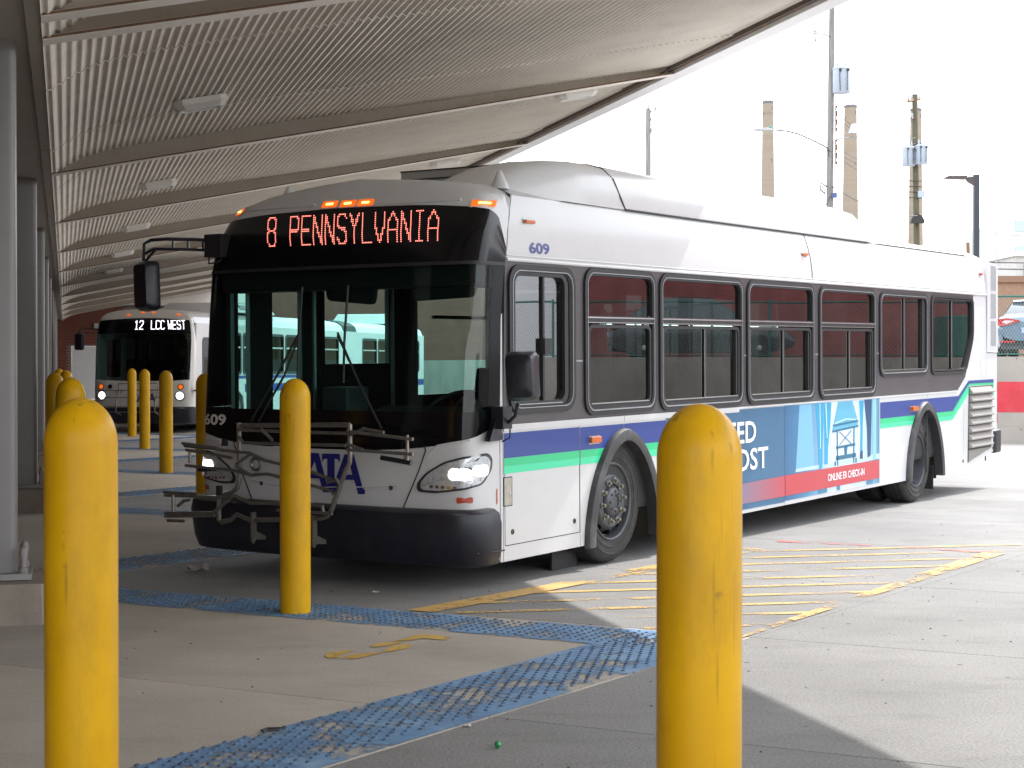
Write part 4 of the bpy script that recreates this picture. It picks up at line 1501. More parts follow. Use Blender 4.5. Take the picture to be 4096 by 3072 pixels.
# headlights
def headlight(pts, sgn):
    pc = (sum(p[0] for p in pts) / len(pts), sum(p[1] for p in pts) / len(pts))
    def grow(k): return [(pc[0] + (x - pc[0]) * k, pc[1] + (y - pc[1]) * (k if k < 1 else 1 + (k - 1) * 1.5)) for x, y in pts]
    m_ = MB()
    P = round_poly(grow(1.06), .03, 3)
    m_.star(P, lambda e, w_: FE(e, w_, .012), 3)
    h = m_.build('headlight', BLACKRUB, bus)
    m_ = MB()
    P = round_poly(grow(.95), .03, 3)
    m_.star(P, lambda e, w_: FE(e, w_, .0155), 3)
    m_.build('reflector', M('headlamp_reflector', (.66, .66, .67), .25, metal=.35, var=.3, vscale=26), h)
    for k in range(2):
        m_ = MB()
        cx = pc[0] - sgn * (.02 + .15 * k)
        cy = pc[1] + .005 + .022 * k
        P = rrect(cx - .075, cx + .075, cy - .042, cy + .04, .036, 4)
        m_.star(P, lambda e, w_: FE(e, w_, .0185), 2)
        m_.build('lamp', LAMPWHITE if k == 0 else M('headlamp_soft', (.9, .9, .9), .2, emit=(1, .98, .95), estr=.45), h)
    for k in range(9):
        m_ = MB()
        ex = pc[0] + sgn * (.19 - .045 * k)
        wx = pc[1] - .092 + (.007 * k if k > 4 else 0.004 * abs(k - 4) * .4)
        P = rrect(ex - .014, ex + .014, wx - .011, wx + .011, .008, 2)
        m_.star(P, lambda e, w_: FE(e, w_, .0185), 1)
        m_.build('lamp_bead', CHROME, h)
    m_ = MB()
    m_.star(round_poly(grow(1.0), .03, 3), lambda e, w_: FE(e, w_, .026), 3)
    m_.build('lens', LENS, h)
HR = [(-.89, .781), (-.96, .856), (-1.10, .933), (-1.24, .971), (-1.42, .988), (-1.48, .948), (-1.47, .876), (-1.37, .786), (-1.24, .753), (-1.04, .728), (-.90, .734)]
headlight(HR, 1)
headlight([(-x - .025, y - .008) for x, y in HR], -1)
# hood seams, ledge, reflectors, fog recess
def fline(name, pts, r, mat, off=.001):
    P = []
    for (a, b), (c, d) in zip(pts, pts[1:]):
        P += [FE(a + (c - a) * i / 6, b + (d - b) * i / 6, off) for i in range(6)]
    P.append(FE(*pts[-1], off))
    m_ = MB()
    m_.tube(P, r, 6)
    return m_.build(name, mat, bus)
fline('hood_seam', [(-.93, 1.055), (-.945, 1.02), (-.89, .878), (-.755, .60)], .005, BLACKRUB)
fline('hood_seam', [(.89, 1.045), (.77, .757), (.69, .60)], .005, BLACKRUB)
fline('hood_ledge', [(.68, .75), (.42, .722), (-.0, .722), (-.46, .741), (-.71, .763)], .010, BUSWHITE, -.002)
for e in (.58, -.655):
    m_ = MB()
    m_.star([(e + .018 * math.cos(a), (.728 if e > 0 else .742) + .018 * math.sin(a)) for a in [k * math.pi / 5 for k in range(10)]], lambda x, y: FE(x, y, .012), 1)
    m_.build('tow_plug', STEELDARK, bus)
frect(-1.30, -1.19, .648, .692, .004).build('reflector', REDREFL, bus)
frect(1.18, 1.28, .648, .690, .004).build('reflector', REDREFL, bus)
frect(-1.60, -1.565, .618, .733, .004).build('reflector', M('reflector_orange', (.6, .10, .02), .4), bus)
fline('brow', [(-.965, .985), (-1.04, 1.055), (-1.28, 1.098)], .009, BUSWHITE, -.001)
fline('brow', [(1.24, 1.05), (1.05, 1.045), (.97, .96)], .009, BUSWHITE, -.001)
# letters C A T A on the hood
def letter(polys):
    m_ = MB()
    for P in polys:
        # cut into small cells so the sheet follows the curved hood
        m_.prism(P, lambda e, w_, d: FE(e, w_, .0035), 0, None)
    return m_
def slab_quad(e0, e1, w0, e2, e3, w1): return [(e0, w0), (e1, w0), (e3, w1), (e2, w1)]
def A_letter(o):
    return ([(o + .03, .974), (o - .055, .976), (o - .135, .737), (o - .16, .712), (o - .155, .687), (o - .095, .685), (o - .075, .744), (o - .06, .788), (o + .055, .785), (o + .075, .744), (o + .105, .715), (o + .105, .687), (o + .165, .687), (o + .165, .712), (o + .135, .737)],
            [(o - .015, .915), (o + .03, .825), (o - .042, .825)])
letters = {
    'T': ([(-.02, .973), (-.19, .976), (-.19, .91), (-.165, .937), (-.14, .939), (-.14, .745), (-.12, .715), (-.12, .69), (-.045, .69), (-.045, .715), (-.07, .745), (-.07, .937), (-.04, .934), (-.02, .908)], None),
    'A': A_letter(.065), 'a': A_letter(-.262),
    'C': ([(.17, .93), (.185, .96), (.225, .976), (.275, .972), (.325, .94), (.35, .88), (.35, .79), (.325, .73), (.275, .697), (.225, .693), (.185, .712), (.165, .75), (.19, .775), (.22, .745), (.255, .745), (.28, .78), (.285, .84), (.28, .89), (.255, .925), (.225, .928), (.195, .90)], None)}
lm = MB()
for P, hole in letters.values():
    lm = MB()
    lm.prism(P, lambda e, w_, d: FE(e, w_, .006), 0, None, [hole] if hole else [])
    lm.build('hood_letter', M('letter_navy', (.012, .016, .17), .35), bus, False)
m_ = MB()
lettering(m_, '609', lambda e, w_: FE(e, w_, .0075), 1.255, .975, 1.160, 1.248, .03)
m_.build('fleet_number', NUMWHITE, bus, False)

# ------------------------------------------------ street side
def arch_pts(c, hw, wb, tp, n=1.85, k=22):
    out = []
    for i in range(k + 1):
        a = math.pi * i / k
        ca, sa = math.cos(a), math.sin(a)
        out.append((c - hw * math.copysign(abs(ca) ** (2 / n), ca), wb + (tp - wb) * sa ** (2 / n)))
    return out
ARCH = ((1.815, .635, .18, 1.09), (9.075, .632, .19, 1.09))
def arch_h(u):
    h = 0.
    for c, hw, wb, tp in ARCH:
        x = abs(u - c) / (hw - .03)
        if x < 1: h = max(h, wb + (tp - .03 - wb) * (1 - x ** 1.85) ** (1 / 1.85))
    return h
def skirt(u): return lerp([(0, .19), (10.53, .20), (11.72, .35), (11.9, .42)], u)
def su(u0, u1, step=.03):
    n = max(1, int(round((u1 - u0) / step)))
    base = [u0 + (u1 - u0) * i / n for i in range(n + 1)]
    for c, hw, *_ in ARCH:
        for e in (c - hw + .03, c + hw - .03):
            for k in (-.001, .001, .004, -.004, .012, -.012):
                if u0 < e + k < u1: base.append(e + k)
    return sorted(base)
def side_cols(mb, u0, u1, lo, hi, v=0., lofn=None, hifn=None, step=.03, vf=None):
    us = su(u0, u1, step)
    for a, b in zip(us, us[1:]):
        la, lb = max(lofn(a) if lofn else lo, arch_h(a)), max(lofn(b) if lofn else lo, arch_h(b))
        ha, hb = hifn(a) if hifn else hi, hifn(b) if hifn else hi
        if la >= ha - 1e-4 and lb >= hb - 1e-4: continue
        la, lb = min(la, ha), min(lb, hb)
        vv = vf(v) if vf else v
        mb.add([(a, vv, la), (b, vv, lb), (b, vv, hb), (a, vv, ha)], [(0, 1, 2, 3)])
    return mb
BELT = 1.19
m_ = MB()
side_cols(m_, -.012, .022, .19, 2.0)
side_cols(m_, .028, 1.118, .19, BELT, lofn=skirt)
side_cols(m_, 1.122, 5.03, .19, BELT, lofn=skirt)
side_cols(m_, 5.036, 9.18, .19, BELT, lofn=skirt)
side_cols(m_, 9.186, 10.528, .19, BELT, lofn=skirt)
side_cols(m_, 10.534, 11.9, .19, 1.30, lofn=skirt)
m_.prism([(10.29, 1.19), (10.528, 1.19), (10.528, 1.302), (11.9, 1.302), (11.9, 1.64), (11.45, 1.65), (11.42, 2.39), (10.905, 2.39), (10.905, 1.80), (10.585, 1.35)], lambda x, y, d: (x, 0, y), 0, None)
m_.prism([(11.455, 1.655), (11.9, 1.648), (11.9, 2.80), (11.455, 2.83)], lambda x, y, d: (x, -.012 + d, y), 0, .03)
build_each(m_, 'side_panel', BUSWHITE, bus, True)
m_ = MB()
m_.box(.0, 11.85, .012, .022, .25, 2.36)
# backing behind the panel joints is cut at windows and arches by building it in strips
m_ = MB()
for a, b in ((.02, .036), (1.10, 1.14), (5.02, 5.05), (9.17, 9.2), (10.52, 10.54), (11.42, 11.46)):
    m_.box(a, b, .006, .012, .25, 1.18)
build_each(m_, 'panel_joint', BLACKRUB, bus, False)
# black window band with openings
WIN = [(1.185, 2.365, 1.212, 2.378, 'split'), (2.435, 4.085, 1.205, 2.378, 'slide'), (4.165, 5.765, 1.205, 2.372, 'slide'), (5.885, 7.475, 1.205, 2.368, 'slide'), (7.59, 9.175, 1.402, 2.355, 'two')]
W6 = [(9.29, 1.395), (10.575, 1.395), (10.885, 1.84), (10.885, 2.355), (9.29, 2.355)]
DW = (.095, 1.035, 1.262, 2.365)
band_out = [(.026, 1.192), (10.28, 1.192), (10.575, 1.352), (10.898, 1.80), (10.898, 2.385), (.066, 2.385)]
holes = [rrect(a + .02, b - .02, c + .02, d - .02, .12, 4) for a, b, c, d, _ in WIN] + [rrect(DW[0] + .02, DW[1] - .02, DW[2] + .02, DW[3] - .02, .12, 4)]
cx6, cy6 = 10.05, 1.9
holes.append(round_poly([(cx6 + (x - cx6) * .972, cy6 + (y - cy6) * .962) for x, y in W6], .1, 4))
SIDE = lambda x, y, d: (x, d, y)
m_ = MB()
m_.prism(band_out, SIDE, .0, .03, holes)
m_.build('window_band', BANDGREY, bus, False)
for u in (1.11, 4.125, 5.825, 7.533):
    m_ = MB()
    m_.box(u - .055, u + .055, -.004, -.0005, 1.66 + (.0 if u > 2 else -.02), 1.672 + (0 if u > 2 else -.02))
    m_.build('band_joint', GALV, bus, False)
def ring(mb, o, i, d0, d1): mb.prism(o, SIDE, d0, d1, [i])
def window(u0, u1, w0, w1, kind):
    m_ = MB()
    ring(m_, rrect(u0, u1, w0, w1, .13, 5), rrect(u0 + .035, u1 - .035, w0 + .035, w1 - .035, .10, 5), -.020, .01)
    ring(m_, rrect(u0 + .042, u1 - .042, w0 + .045, w1 - .042, .095, 5), rrect(u0 + .062, u1 - .062, w0 + .068, w1 - .060, .075, 5), -.014, .02)
    f = m_.build('window', BLACKGLOSS if False else BLACKRUB, bus, True, 40)
    f['label'] = {'split': 'fixed black framed side window behind the driver', 'slide': 'black framed side window with sliding lower panes', 'two': 'short black framed side window with two panes'}[kind]
    m_ = MB()
    ring(m_, rrect(u0 + .0355, u1 - .0355, w0 + .0355, w1 - .0355, .0995, 5), rrect(u0 + .0415, u1 - .0415, w0 + .0445, w1 - .0415, .0955, 5), -.023, .01)
    m_.build('bead', GALV, f, True, 40)
    a, b = u0 + .058, u1 - .058
    if kind == 'two':
        m = (u0 + u1) / 2 + .02
        for x0, x1, dd in ((a, m - .012, .012), (m + .012, b - .10, .03)):
            g = MB()
            g.prism(rrect(x0, x1, w0 + .066, w1 - .058, .05, 3), SIDE, dd, None)
            build_each(g, 'pane', SIDEGLASS, f, False)
        g = MB()
        g.box(m - .016, m + .016, -.004, .03, w0 + .06, w1 - .055)
        g.box(b - .102, b + .0, .004, .04, w0 + .06, w1 - .055)
        build_each(g, 'mullion', BLACKRUB, f, False)
        g = MB()
        g.box(m - .020, m - .0165, -.006, .0, w0 + .065, w1 - .06)
        g.box(a + .04, b - .04, -.010, -.003, w0 + .072, w0 + .078)
        build_each(g, 'mullion_bead', ALU, f, False)
        return
    mid0, mid1 = 1.935, 2.0
    g = MB()
    g.prism(rrect(a, b, mid1, w1 - .056, .05, 4), SIDE, .014, None)
    build_each(g, 'pane', SIDEGLASS, f, False)
    g = MB()
    g.box(u0 + .03, u1 - .03, -.016, .03, mid0 + .005, mid1)
    ring(g, rrect(a + .006, b - .006, w0 + .062, mid0 - .002, .07, 4), rrect(a + .040, b - .040, w0 + .098, mid0 - .03, .045, 4), -.006, .03)
    build_each(g, 'transom', BLACKRUB, f, True, 40)
    g = MB()
    g.box(u0 + .025, u1 - .02, -.020, -.0165, mid1 - .018, mid1 - .008)
    g.box(u0 + .025, u1 - .02, -.020, -.0165, mid0 + .010, mid0 + .015)
    g.box(a + .05, b - .06, -.012, -.0065, w0 + .088, w0 + .096)
    build_each(g, 'transom_bead', ALU, f, False)
    lo, hi = w0 + .096, mid0 - .028
    if kind == 'split':
        g = MB()
        g.prism(rrect(a + .038, b - .038, lo, hi, .04, 3), SIDE, .014, None)
        build_each(g, 'pane', SIDEGLASS, f, False)
    else:
        m = u0 + (u1 - u0) * .535
        for x0, x1, dd in ((a + .038, m - .01, .012), (m + .01, b - .075, .03)):
            g = MB()
            g.prism(rrect(x0, x1, lo, hi, .03, 3), SIDE, dd, None)
            build_each(g, 'pane', SIDEGLASS, f, False)
        g = MB()
        g.box(m - .016, m + .016, -.003, .03, lo, hi)
        g.box(b - .077, b - .035, .002, .04, lo, hi)
        build_each(g, 'mullion', BLACKRUB, f, False)
        g = MB()
        g.box(m - .021, m - .0165, -.005, .0, lo, hi)
        build_each(g, 'mullion_bead', ALU, f, False)
for q in WIN: window(*q)
def scaled(P, cx, cy, kx, ky): return [(cx + (x - cx) * kx, cy + (y - cy) * ky) for x, y in P]
m_ = MB()
ring(m_, round_poly(W6, .13, 5), round_poly(scaled(W6, cx6, cy6, .955, .93), .10, 5), -.020, .01)
ring(m_, round_poly(scaled(W6, cx6, cy6, .947, .915), .10, 5), round_poly(scaled(W6, cx6, cy6, .925, .88), .08, 5), -.014, .02)
f = m_.build('window', BLACKRUB, bus, True, 40)
f['label'] = 'last side window with a slanted rear edge'
P6 = round_poly(scaled(W6, cx6, cy6, .93, .885), .08, 4)
g = MB()
g.prism(P6, SIDE, .016, None)
build_each(g, 'pane', SIDEGLASS, f, False)
g = MB()
g.box(10.055, 10.087, -.004, .03, 1.46, 2.29)
build_each(g, 'mullion', BLACKRUB, f, False)
g = MB()
g.box(10.049, 10.0545, -.006, 0, 1.47, 2.29)
build_each(g, 'mullion_bead', ALU, f, False)
# driver window
a, b, c, d = DW
m_ = MB()
ring(m_, rrect(a, b, c, d, .14, 5), rrect(a + .04, b - .04, c + .04, d - .04, .11, 5), -.022, .01)
ring(m_, rrect(a + .05, b - .10, c + .05, d - .05, .10, 5), rrect(a + .09, b - .15, c + .09, d - .08, .07, 5), -.012, .03)
f = m_.build('driver_window', BLACKRUB, bus, True, 40)
m_ = MB()
ring(m_, rrect(a + .041, b - .041, c + .041, d - .041, .109, 5), rrect(a + .047, b - .047, c + .047, d - .047, .105, 5), -.025, .01)
m_.box(.16, .84, -.016, -.0125, c + .066, c + .073)
m_.build('bead', GALV, f, True, 40)
g = MB()
g.prism(rrect(a + .085, .58, c + .085, d - .075, .06, 4), SIDE, .012, None)
g.prism(rrect(.60, b - .145, c + .085, d - .075, .06, 4), SIDE, .026, None)
build_each(g, 'pane', DRIVERGLASS, f, False)
g = MB()
g.box(.575, .60, -.006, .03, c + .07, d - .06)
g.box(.565, .66, -.03, .01, 1.70, 1.82)
build_each(g, 'mullion', BLACKRUB, f, False)
g = MB()
g.prism([(b - .15, c + .05), (b - .042, c + .06), (b - .042, d - .06), (b - .15, d - .05)], SIDE, .012, .03)
g.build('blank_panel', BLACKGLOSS, f, False)

# cove panels, roof skin
def cv(w_): return lerp(SEC, w_)
rowsW = [2.405, 2.45, 2.5, 2.58, 2.65, 2.72, 2.78, 2.83, 2.885]
def skin(u0fn, u1, rows, side, n=14):
    mbx = MB()
    mbx.grid([[(u0fn(w_) + (u1 - u0fn(w_)) * i / n, cv(w_) if side else 2.59 - cv(w_), w_) for i in range(n + 1)] for w_ in rows])
    return mbx
ubf = lambda w_: lerp(UB, w_)
skin(ubf, 5.735, rowsW, True).build('cove_panel', BUSWHITE, bus)
skin(lambda w_: 5.745, 11.43, rowsW, True).build('cove_panel', BUSWHITE, bus)
skin(ubf, 11.43, rowsW, False).build('cove_panel', BUSWHITE, bus)
rowsR = [2.885, 2.93, 2.97, 3.0, 3.02, 3.04, 3.05]
m_ = MB()
m_.grid([[(ubf(w_) + (11.43 - ubf(w_)) * i / 14, cv(w_), w_) for i in range(15)] for w_ in rowsR] + [[(ubf(w_) + (11.43 - ubf(w_)) * i / 14, 2.59 - cv(w_), w_) for i in range(15)] for w_ in rowsR[::-1]])
m_.build('roof', BUSWHITE, bus)
m_ = MB()
m_.tube([(u, -.004, 2.397) for u in (.075, 3, 6, 9, 11.42)], .016, 8)
m_.tube([(u, -.002, 2.428) for u in (.085, 3, 6, 9, 11.42)], .006, 6)
build_each(m_, 'drip_rail', BUSWHITE, bus)
m_ = MB()
m_.tube([(5.74, cv(w_) + .004, w_) for w_ in rowsW], .010, 6)
m_.tube([(ubf(w_) + .012, cv(w_) + .0015, w_) for w_ in (2.405, 2.5, 2.6, 2.7, 2.8, 2.885, 2.94)], .005, 6)
build_each(m_, 'cove_joint', STEELDARK, bus)
# roof pods: front dome swelling, long fairing along each side
def pod(side):
    st = [(.30, 2.975, 2.95), (.42, 3.03, 2.93), (.58, 3.10, 2.91), (.8, 3.175, 2.895), (1.05, 3.22, 2.89), (1.4, 3.245, 2.888), (1.8, 3.25, 2.886), (2.6, 3.245, 2.886), (4, 3.24, 2.886), (6, 3.24, 2.886), (7.0, 3.24, 2.886), (7.3, 3.22, 2.886), (7.5, 3.15, 2.886), (7.62, 3.02, 2.886), (7.66, 2.92, 2.886)]
    if not side: st = [(u + .75 if u < 1.6 else u + .4, tp, wb) for u, tp, wb in st if u < 7.1] + st[-4:]
    rows = []
    for u, tp, wb in st:
        v0 = .085 + max(0, .25 * (1 - (u - .3) / .75)) * (1 if u < 1.05 else 0)
        hh = tp - wb
        sec = [(v0, wb), (v0 + .012, wb + hh * .35), (v0 + .05, wb + hh * .70), (v0 + .11, wb + hh * .90), (v0 + .20, tp), (.60, tp + .012), (.82, tp - .01), (.96, tp - .055), (1.06, max(3.0, tp - .16)), (1.12, 3.0)]
        rows.append([(u, v if side else 2.59 - v, w_) for v, w_ in sec])
    mbx = MB()
    mbx.grid(rows)
    mbx.add(rows[-1], [tuple(range(len(rows[-1])))])
    return mbx.build('roof_pod', BUSWHITE, bus, True, 45)
pods = pod(True)
pod(False)
m_ = MB()
m_.tube([(2.02, .083, 2.888), (3.2, .083, 2.886), (7.5, .083, 2.886)], .009, 6)
m_.tube([(7.75, .096, 2.886), (9, .096, 2.886), (10.86, .096, 2.886)], .007, 6)
m_.tube([(2.02, .083, 2.888), (1.95, .088, 2.98), (1.90, .13, 3.13), (1.83, .20, 3.222), (1.76, .30, 3.252), (1.70, .5, 3.262)], .007, 6)
build_each(m_, 'pod_joint', BLACKRUB, bus)
m_ = MB()
m_.box(.95, 3.4, .62, 1.60, 2.98, 3.205)
bx = m_.build('roof_unit', M('roof_unit_grey', (.40, .40, .38), .5, var=.06), bus, False, bevel=.01)
m_ = MB()
m_.box(.935, .9485, .63, 1.59, 3.125, 3.135)
m_.box(.93, .9485, .63, 1.59, 3.195, 3.204)
build_each(m_, 'unit_joint', BLACKRUB, bx, False)
for v in (.26, 2.33):
    m_ = MB()
    m_.lathe([(.075, 0), (.07, .02), (.045, .075), (.02, .13), (.012, .14), (.001, .142)], 12, (.40, v, 2.945))
    m_.build('antenna_fin', BUSWHITE, bus)
# rear
m_ = MB()
secp = [(cv(w_), w_) for w_ in (2.405, 2.5, 2.65, 2.78, 2.885, 2.97, 3.02, 3.05)]
poly = secp + [(2.59 - v, w_) for v, w_ in secp[::-1]]
m_.prism(poly, lambda v, w_, d: (d, v + (1.295 - v) * .04 * (d > 11.6), w_ - (.05 if d > 11.6 and w_ > 2.8 else 0)), 11.437, 11.84)
m_.box(11.80, 11.88, .02, 2.57, .42, 2.41)
m_.build('rear_wall', BUSWHITE, bus, True, 25)
m_ = MB()
m_.box(11.74, 11.99, -.035, 2.62, .33, .635)
m_.build('rear_bumper', BLACKPLAST, bus, False, bevel=.03)
rv = None
for k in range(3):
    m_ = MB()
    for i in range(5):
        m_.box(11.60 + i * .045, 11.622 + i * .045, -.020, -.0125, 1.74 + k * .36, 2.06 + k * .36)
    m_.build('corner_vent', M('vent_shade', (.34, .34, .35), .5), bus, False)
m_ = MB()
m_.box(11.90, 11.91, -.006, .09, .72, .84)
m_.build('tail_reflector', REDLENS, bus, False)

# stripes
VS = -.0025
m_ = MB()
side_cols(m_, .034, 1.112, .945, 1.128, VS)
side_cols(m_, 1.126, 1.82, .945, 1.125, VS)
side_cols(m_, 1.828, 2.555, .945, 1.125, VS)
side_cols(m_, 7.63, 9.178, .94, 1.12, VS)
side_cols(m_, 9.19, 10.10, .94, 1.12, VS)
m_.prism([(10.10, .94), (10.525, 1.165), (10.74, 1.262), (11.75, 1.258), (11.75, 1.302), (10.72, 1.302), (10.32, 1.12), (10.10, 1.12)], lambda x, y, d: (x, VS, y), 0, None)
build_each(m_, 'blue_stripe', BLUE, bus, False)
m_ = MB()
side_cols(m_, .034, 1.112, .887, .944, VS)
side_cols(m_, 1.126, 2.555, .887, .944, VS)
side_cols(m_, 7.63, 10.09, .882, .939, VS)
m_.prism([(10.09, .882), (10.50, 1.11), (10.735, 1.236), (11.75, 1.232), (11.75, 1.257), (10.735, 1.261), (10.49, 1.145), (10.09, .939)], lambda x, y, d: (x, VS, y), 0, None)
m_.prism([(11.715, 1.05), (11.75, 1.05), (11.75, 1.231), (11.715, 1.231)], lambda x, y, d: (x, VS, y), 0, None)
build_each(m_, 'green_stripe', GREEN, bus, False)
m_ = MB()
side_cols(m_, .034, 1.112, .832, .886, VS)
side_cols(m_, 1.126, 2.555, .832, .886, VS)
side_cols(m_, 7.63, 10.09, .832, .881, VS)
m_.prism([(10.09, .832), (10.715, 1.14), (10.715, 1.225), (10.50, 1.109), (10.09, .881)], lambda x, y, d: (x, VS, y), 0, None)
build_each(m_, 'mint_stripe', GREEN2, bus, False)
m_ = MB()
for a, b in ((.03, 1.82), (1.828, 4.0), (4.005, 9.18), (9.19, 10.28)):
    m_.box(a, b, -.008, .002, 1.142 if a < 2 else 1.172, 1.189)
build_each(m_, 'belt_moulding', BUSWHITE, bus, False)

# fenders and wheel wells
FENDER = M('fender_black', (.035, .035, .038), .5, var=.3, vscale=5, dirt=.5, dscale=2.4, dcol=(.20, .20, .21))
for c, hw, wb, tp in ARCH:
    O_ = arch_pts(c, hw, wb - .01, tp)
    I_ = arch_pts(c + .005, hw - .105, wb - .01, tp - .098)
    rows = []
    for (a, b), (e, f_) in zip(O_, I_):
        mx, my = (a + e) / 2, (b + f_) / 2
        rows.append([(a, .0, b), (a, -.018, b), (a * .75 + mx * .25, -.045, b * .75 + my * .25), (mx, -.052, my), (e, -.045, f_), (e, .06, f_)])
    m_ = MB()
    m_.grid(rows)
    m_.build('fender', FENDER, bus)
    m_ = MB()
    m_.grid([[(a, .05, b), (a, .78, b)] for a, b in arch_pts(c + .005, hw - .07, wb - .05, tp - .07)])
    m_.prism(arch_pts(c, hw - .04, wb - .05, tp - .05), SIDE, .79, None)
    m_.build('wheel_well', M('well_dark', (.03, .027, .022), .9, var=.4, vscale=6, dirt=.4, dcol=(.10, .07, .045)), bus)

# wheels
def wheel(c, w_, front, mir=False):
    V = (lambda v: 2.59 - v) if mir else (lambda v: v)
    m_ = MB()
    tp = [(.305, .05), (.325, .038), (.36, .03), (.362, .026), (.375, .026), (.378, .03), (.42, .028), (.422, .024), (.432, .025), (.436, .03), (.462, .04), (.48, .055), (.492, .07), (.498, .085)]
    tp += [(.498, .11), (.487, .115), (.487, .125), (.498, .13), (.498, .165), (.487, .17), (.487, .18), (.498, .185), (.498, .23), (.487, .235), (.487, .245), (.498, .25), (.498, .275), (.488, .305), (.46, .325), (.40, .335), (.305, .32)]
    m_.lathe([(r, V(v)) for r, v in tp], 48, (c, 0, w_), 'y', False, False)
    for k in range(60):
        a = 2 * math.pi * k / 60
        r0, r1 = .478, .4992
        da = .022
        pts = [(c + r * math.cos(a + s * da), V(v), w_ + r * math.sin(a + s * da)) for v, r in ((.052, r0), (.10, r1)) for s in (-1, 1)]
        m_.add(pts, [(0, 1, 3, 2)])
    t = m_.build('wheel', TYRE, bus, True, 28)
    if not front:
        m_ = MB()
        m_.lathe([(r, V(v + .36)) for r, v in tp], 32, (c, 0, w_), 'y', False, False)
        m_.build('inner_tyre', TYRE, t, True, 28)
    m_ = MB()
    if front:
        rp = [(.318, .034), (.308, .030), (.298, .036), (.290, .06), (.286, .125), (.268, .135), (.255, .118), (.235, .075), (.218, .045), (.205, .036), (.148, .036), (.143, .055), (.128, .055), (.124, .03), (.11, .012), (.095, .004), (.06, .0), (.055, .012), (.0005, .012)]
    else:
        rp = [(.318, .034), (.308, .030), (.298, .036), (.292, .06), (.288, .19), (.272, .225), (.25, .235), (.145, .24), (.14, .17), (.12, .155), (.0005, .15)]
    m_.lathe([(r, V(v)) for r, v in rp], 48, (c, 0, w_), 'y', False, False)
    m_.build('rim', RIM, t, True, 30)
    m_ = MB()
    n = 10
    for k in range(n):
        a = 2 * math.pi * (k + .5) / n
        r = .248 if front else .222
        d0, d1 = (.068, .12) if front else (.228, .24)
        cx, cz = c + r * math.cos(a), w_ + r * math.sin(a)
        m_.lathe([(.0235, V(d0)), (.0235, V(d1))], 10, (cx, 0, cz), 'y')
    m_.build('hand_holes', M('hole_black', (.004, .004, .004), 1., spec=0), t, False)
    nut = MB()
    b0, b1 = (.036, -.006) if front else (.238, .20)
    nut.lathe([(.0225, V(b0)), (.0225, V(b0 - .008)), (.0165, V(b0 - .009)), (.0165, V(b0 - .034)), (.010, V(b0 - .035)), (.009, V(b1))], 6, (0, 0, 0), 'y')
    nme = nut.mesh('lug_nut', M('nut_steel', (.32, .31, .27), .38, metal=.7))
    fl2 = MB()
    fl2.add([(-.020, V(b0 - .0095), -.016), (.020, V(b0 - .0095), -.016), (.0, V(b0 - .0095), .036), (-.020, V(b0 - .014), -.016), (.020, V(b0 - .014), -.016), (.0, V(b0 - .014), .036)], [(0, 1, 2), (3, 4, 5), (0, 1, 4, 3), (1, 2, 5, 4), (2, 0, 3, 5)])
    fme = fl2.mesh('nut_indicator', M('indicator_pale', (.40, .43, .25), .5), False)
    for k in range(n):
        a = 2 * math.pi * (k + .2) / n
        mt = Matrix.Translation((c + .168 * math.cos(a), 0, w_ + .168 * math.sin(a)))
        inst('lug_nut', nme, t, mt)
        if front: inst('nut_indicator', fme, t, mt @ Matrix.Rotation(-(a + (1.57 if k % 2 else -1.57)), 4, 'Y'))
    if front:
        m_ = MB()
        for k in range(8):
            a = 2 * math.pi * k / 8
            m_.lathe([(.009, V(.012)), (.009, V(-.008))], 6, (c + .082 * math.cos(a), 0, w_ + .082 * math.sin(a)), 'y')
        m_.build('hub_bolts', STEELDARK, t, False)
    return t
FWC, RWC = (1.685, .499), (8.885, .409)
wheel(*FWC, True)
wheel(*RWC, False)
wheel(*FWC, True, True)
wheel(*RWC, False, True)
m_ = MB()
m_.box(1.02, 1.40, .20, .22, -.005, .20)
m_.box(9.52, 9.54, .05, .40, .02, .30)
build_each(m_, 'mud_flap', BLACKRUB, bus, False)
# underbody and axles
m_ = MB()
m_.box(-.25, 1.1, .25, 2.34, .24, .40)
m_.box(1.1, 2.5, .80, 1.80, .24, .40)
m_.box(2.5, 8.3, .04, 2.55, .22, .40)
m_.box(8.3, 9.8, .80, 1.80, .24, .50)
m_.box(9.8, 11.7, .04, 2.55, .36, .50)
m_.box(1.62, 1.75, .3, 2.3, .40, .56)
build_each(m_, 'underbody', BLACKRUB, bus, False)

# small things on the side
def lamp(u0, u1, w0, w1, v, mat, name='marker_lamp', dep=.03):
    m_ = MB()
    m_.box(u0, u1, v - .006, v + .004, w0, w1)
    b_ = m_.build(name, CHROME if mat is AMBER else BUSWHITE, bus, False)
    m_ = MB()
    m_.box(u0 + .008, u1 - .008, v - dep, v - .0065, w0 + .008, w1 - .006)
    m_.build('lens', mat, b_, False, bevel=.006)
lamp(1.25, 1.42, .985, 1.05, -.003, AMBER)
lamp(8.57, 8.76, .985, 1.05, -.003, AMBER, dep=.045)
lamp(.365, .51, 2.668, 2.712, cv(2.69), AMBER)
lamp(5.52, 5.66, 2.650, 2.69, cv(2.67), AMBER)
lamp(11.2, 11.31, 2.64, 2.68, cv(2.66), REDLENS)
m_ = MB()
lettering(m_, '609', lambda u, w_: (u, cv(w_) - .0025, w_), .40, .69, 2.452, 2.54, .035)
m_.build('fleet_number', NUMBLUE, bus, False)
m_ = MB()
hx = rrect(.042, 1.116, .302, 1.128, .01, 2)
m_.prism(hx, SIDE, -.0012, .0, [rrect(.048, 1.110, .308, 1.122, .008, 2)])
m_.build('hatch_joint', BLACKRUB, bus, False)
m_ = MB()
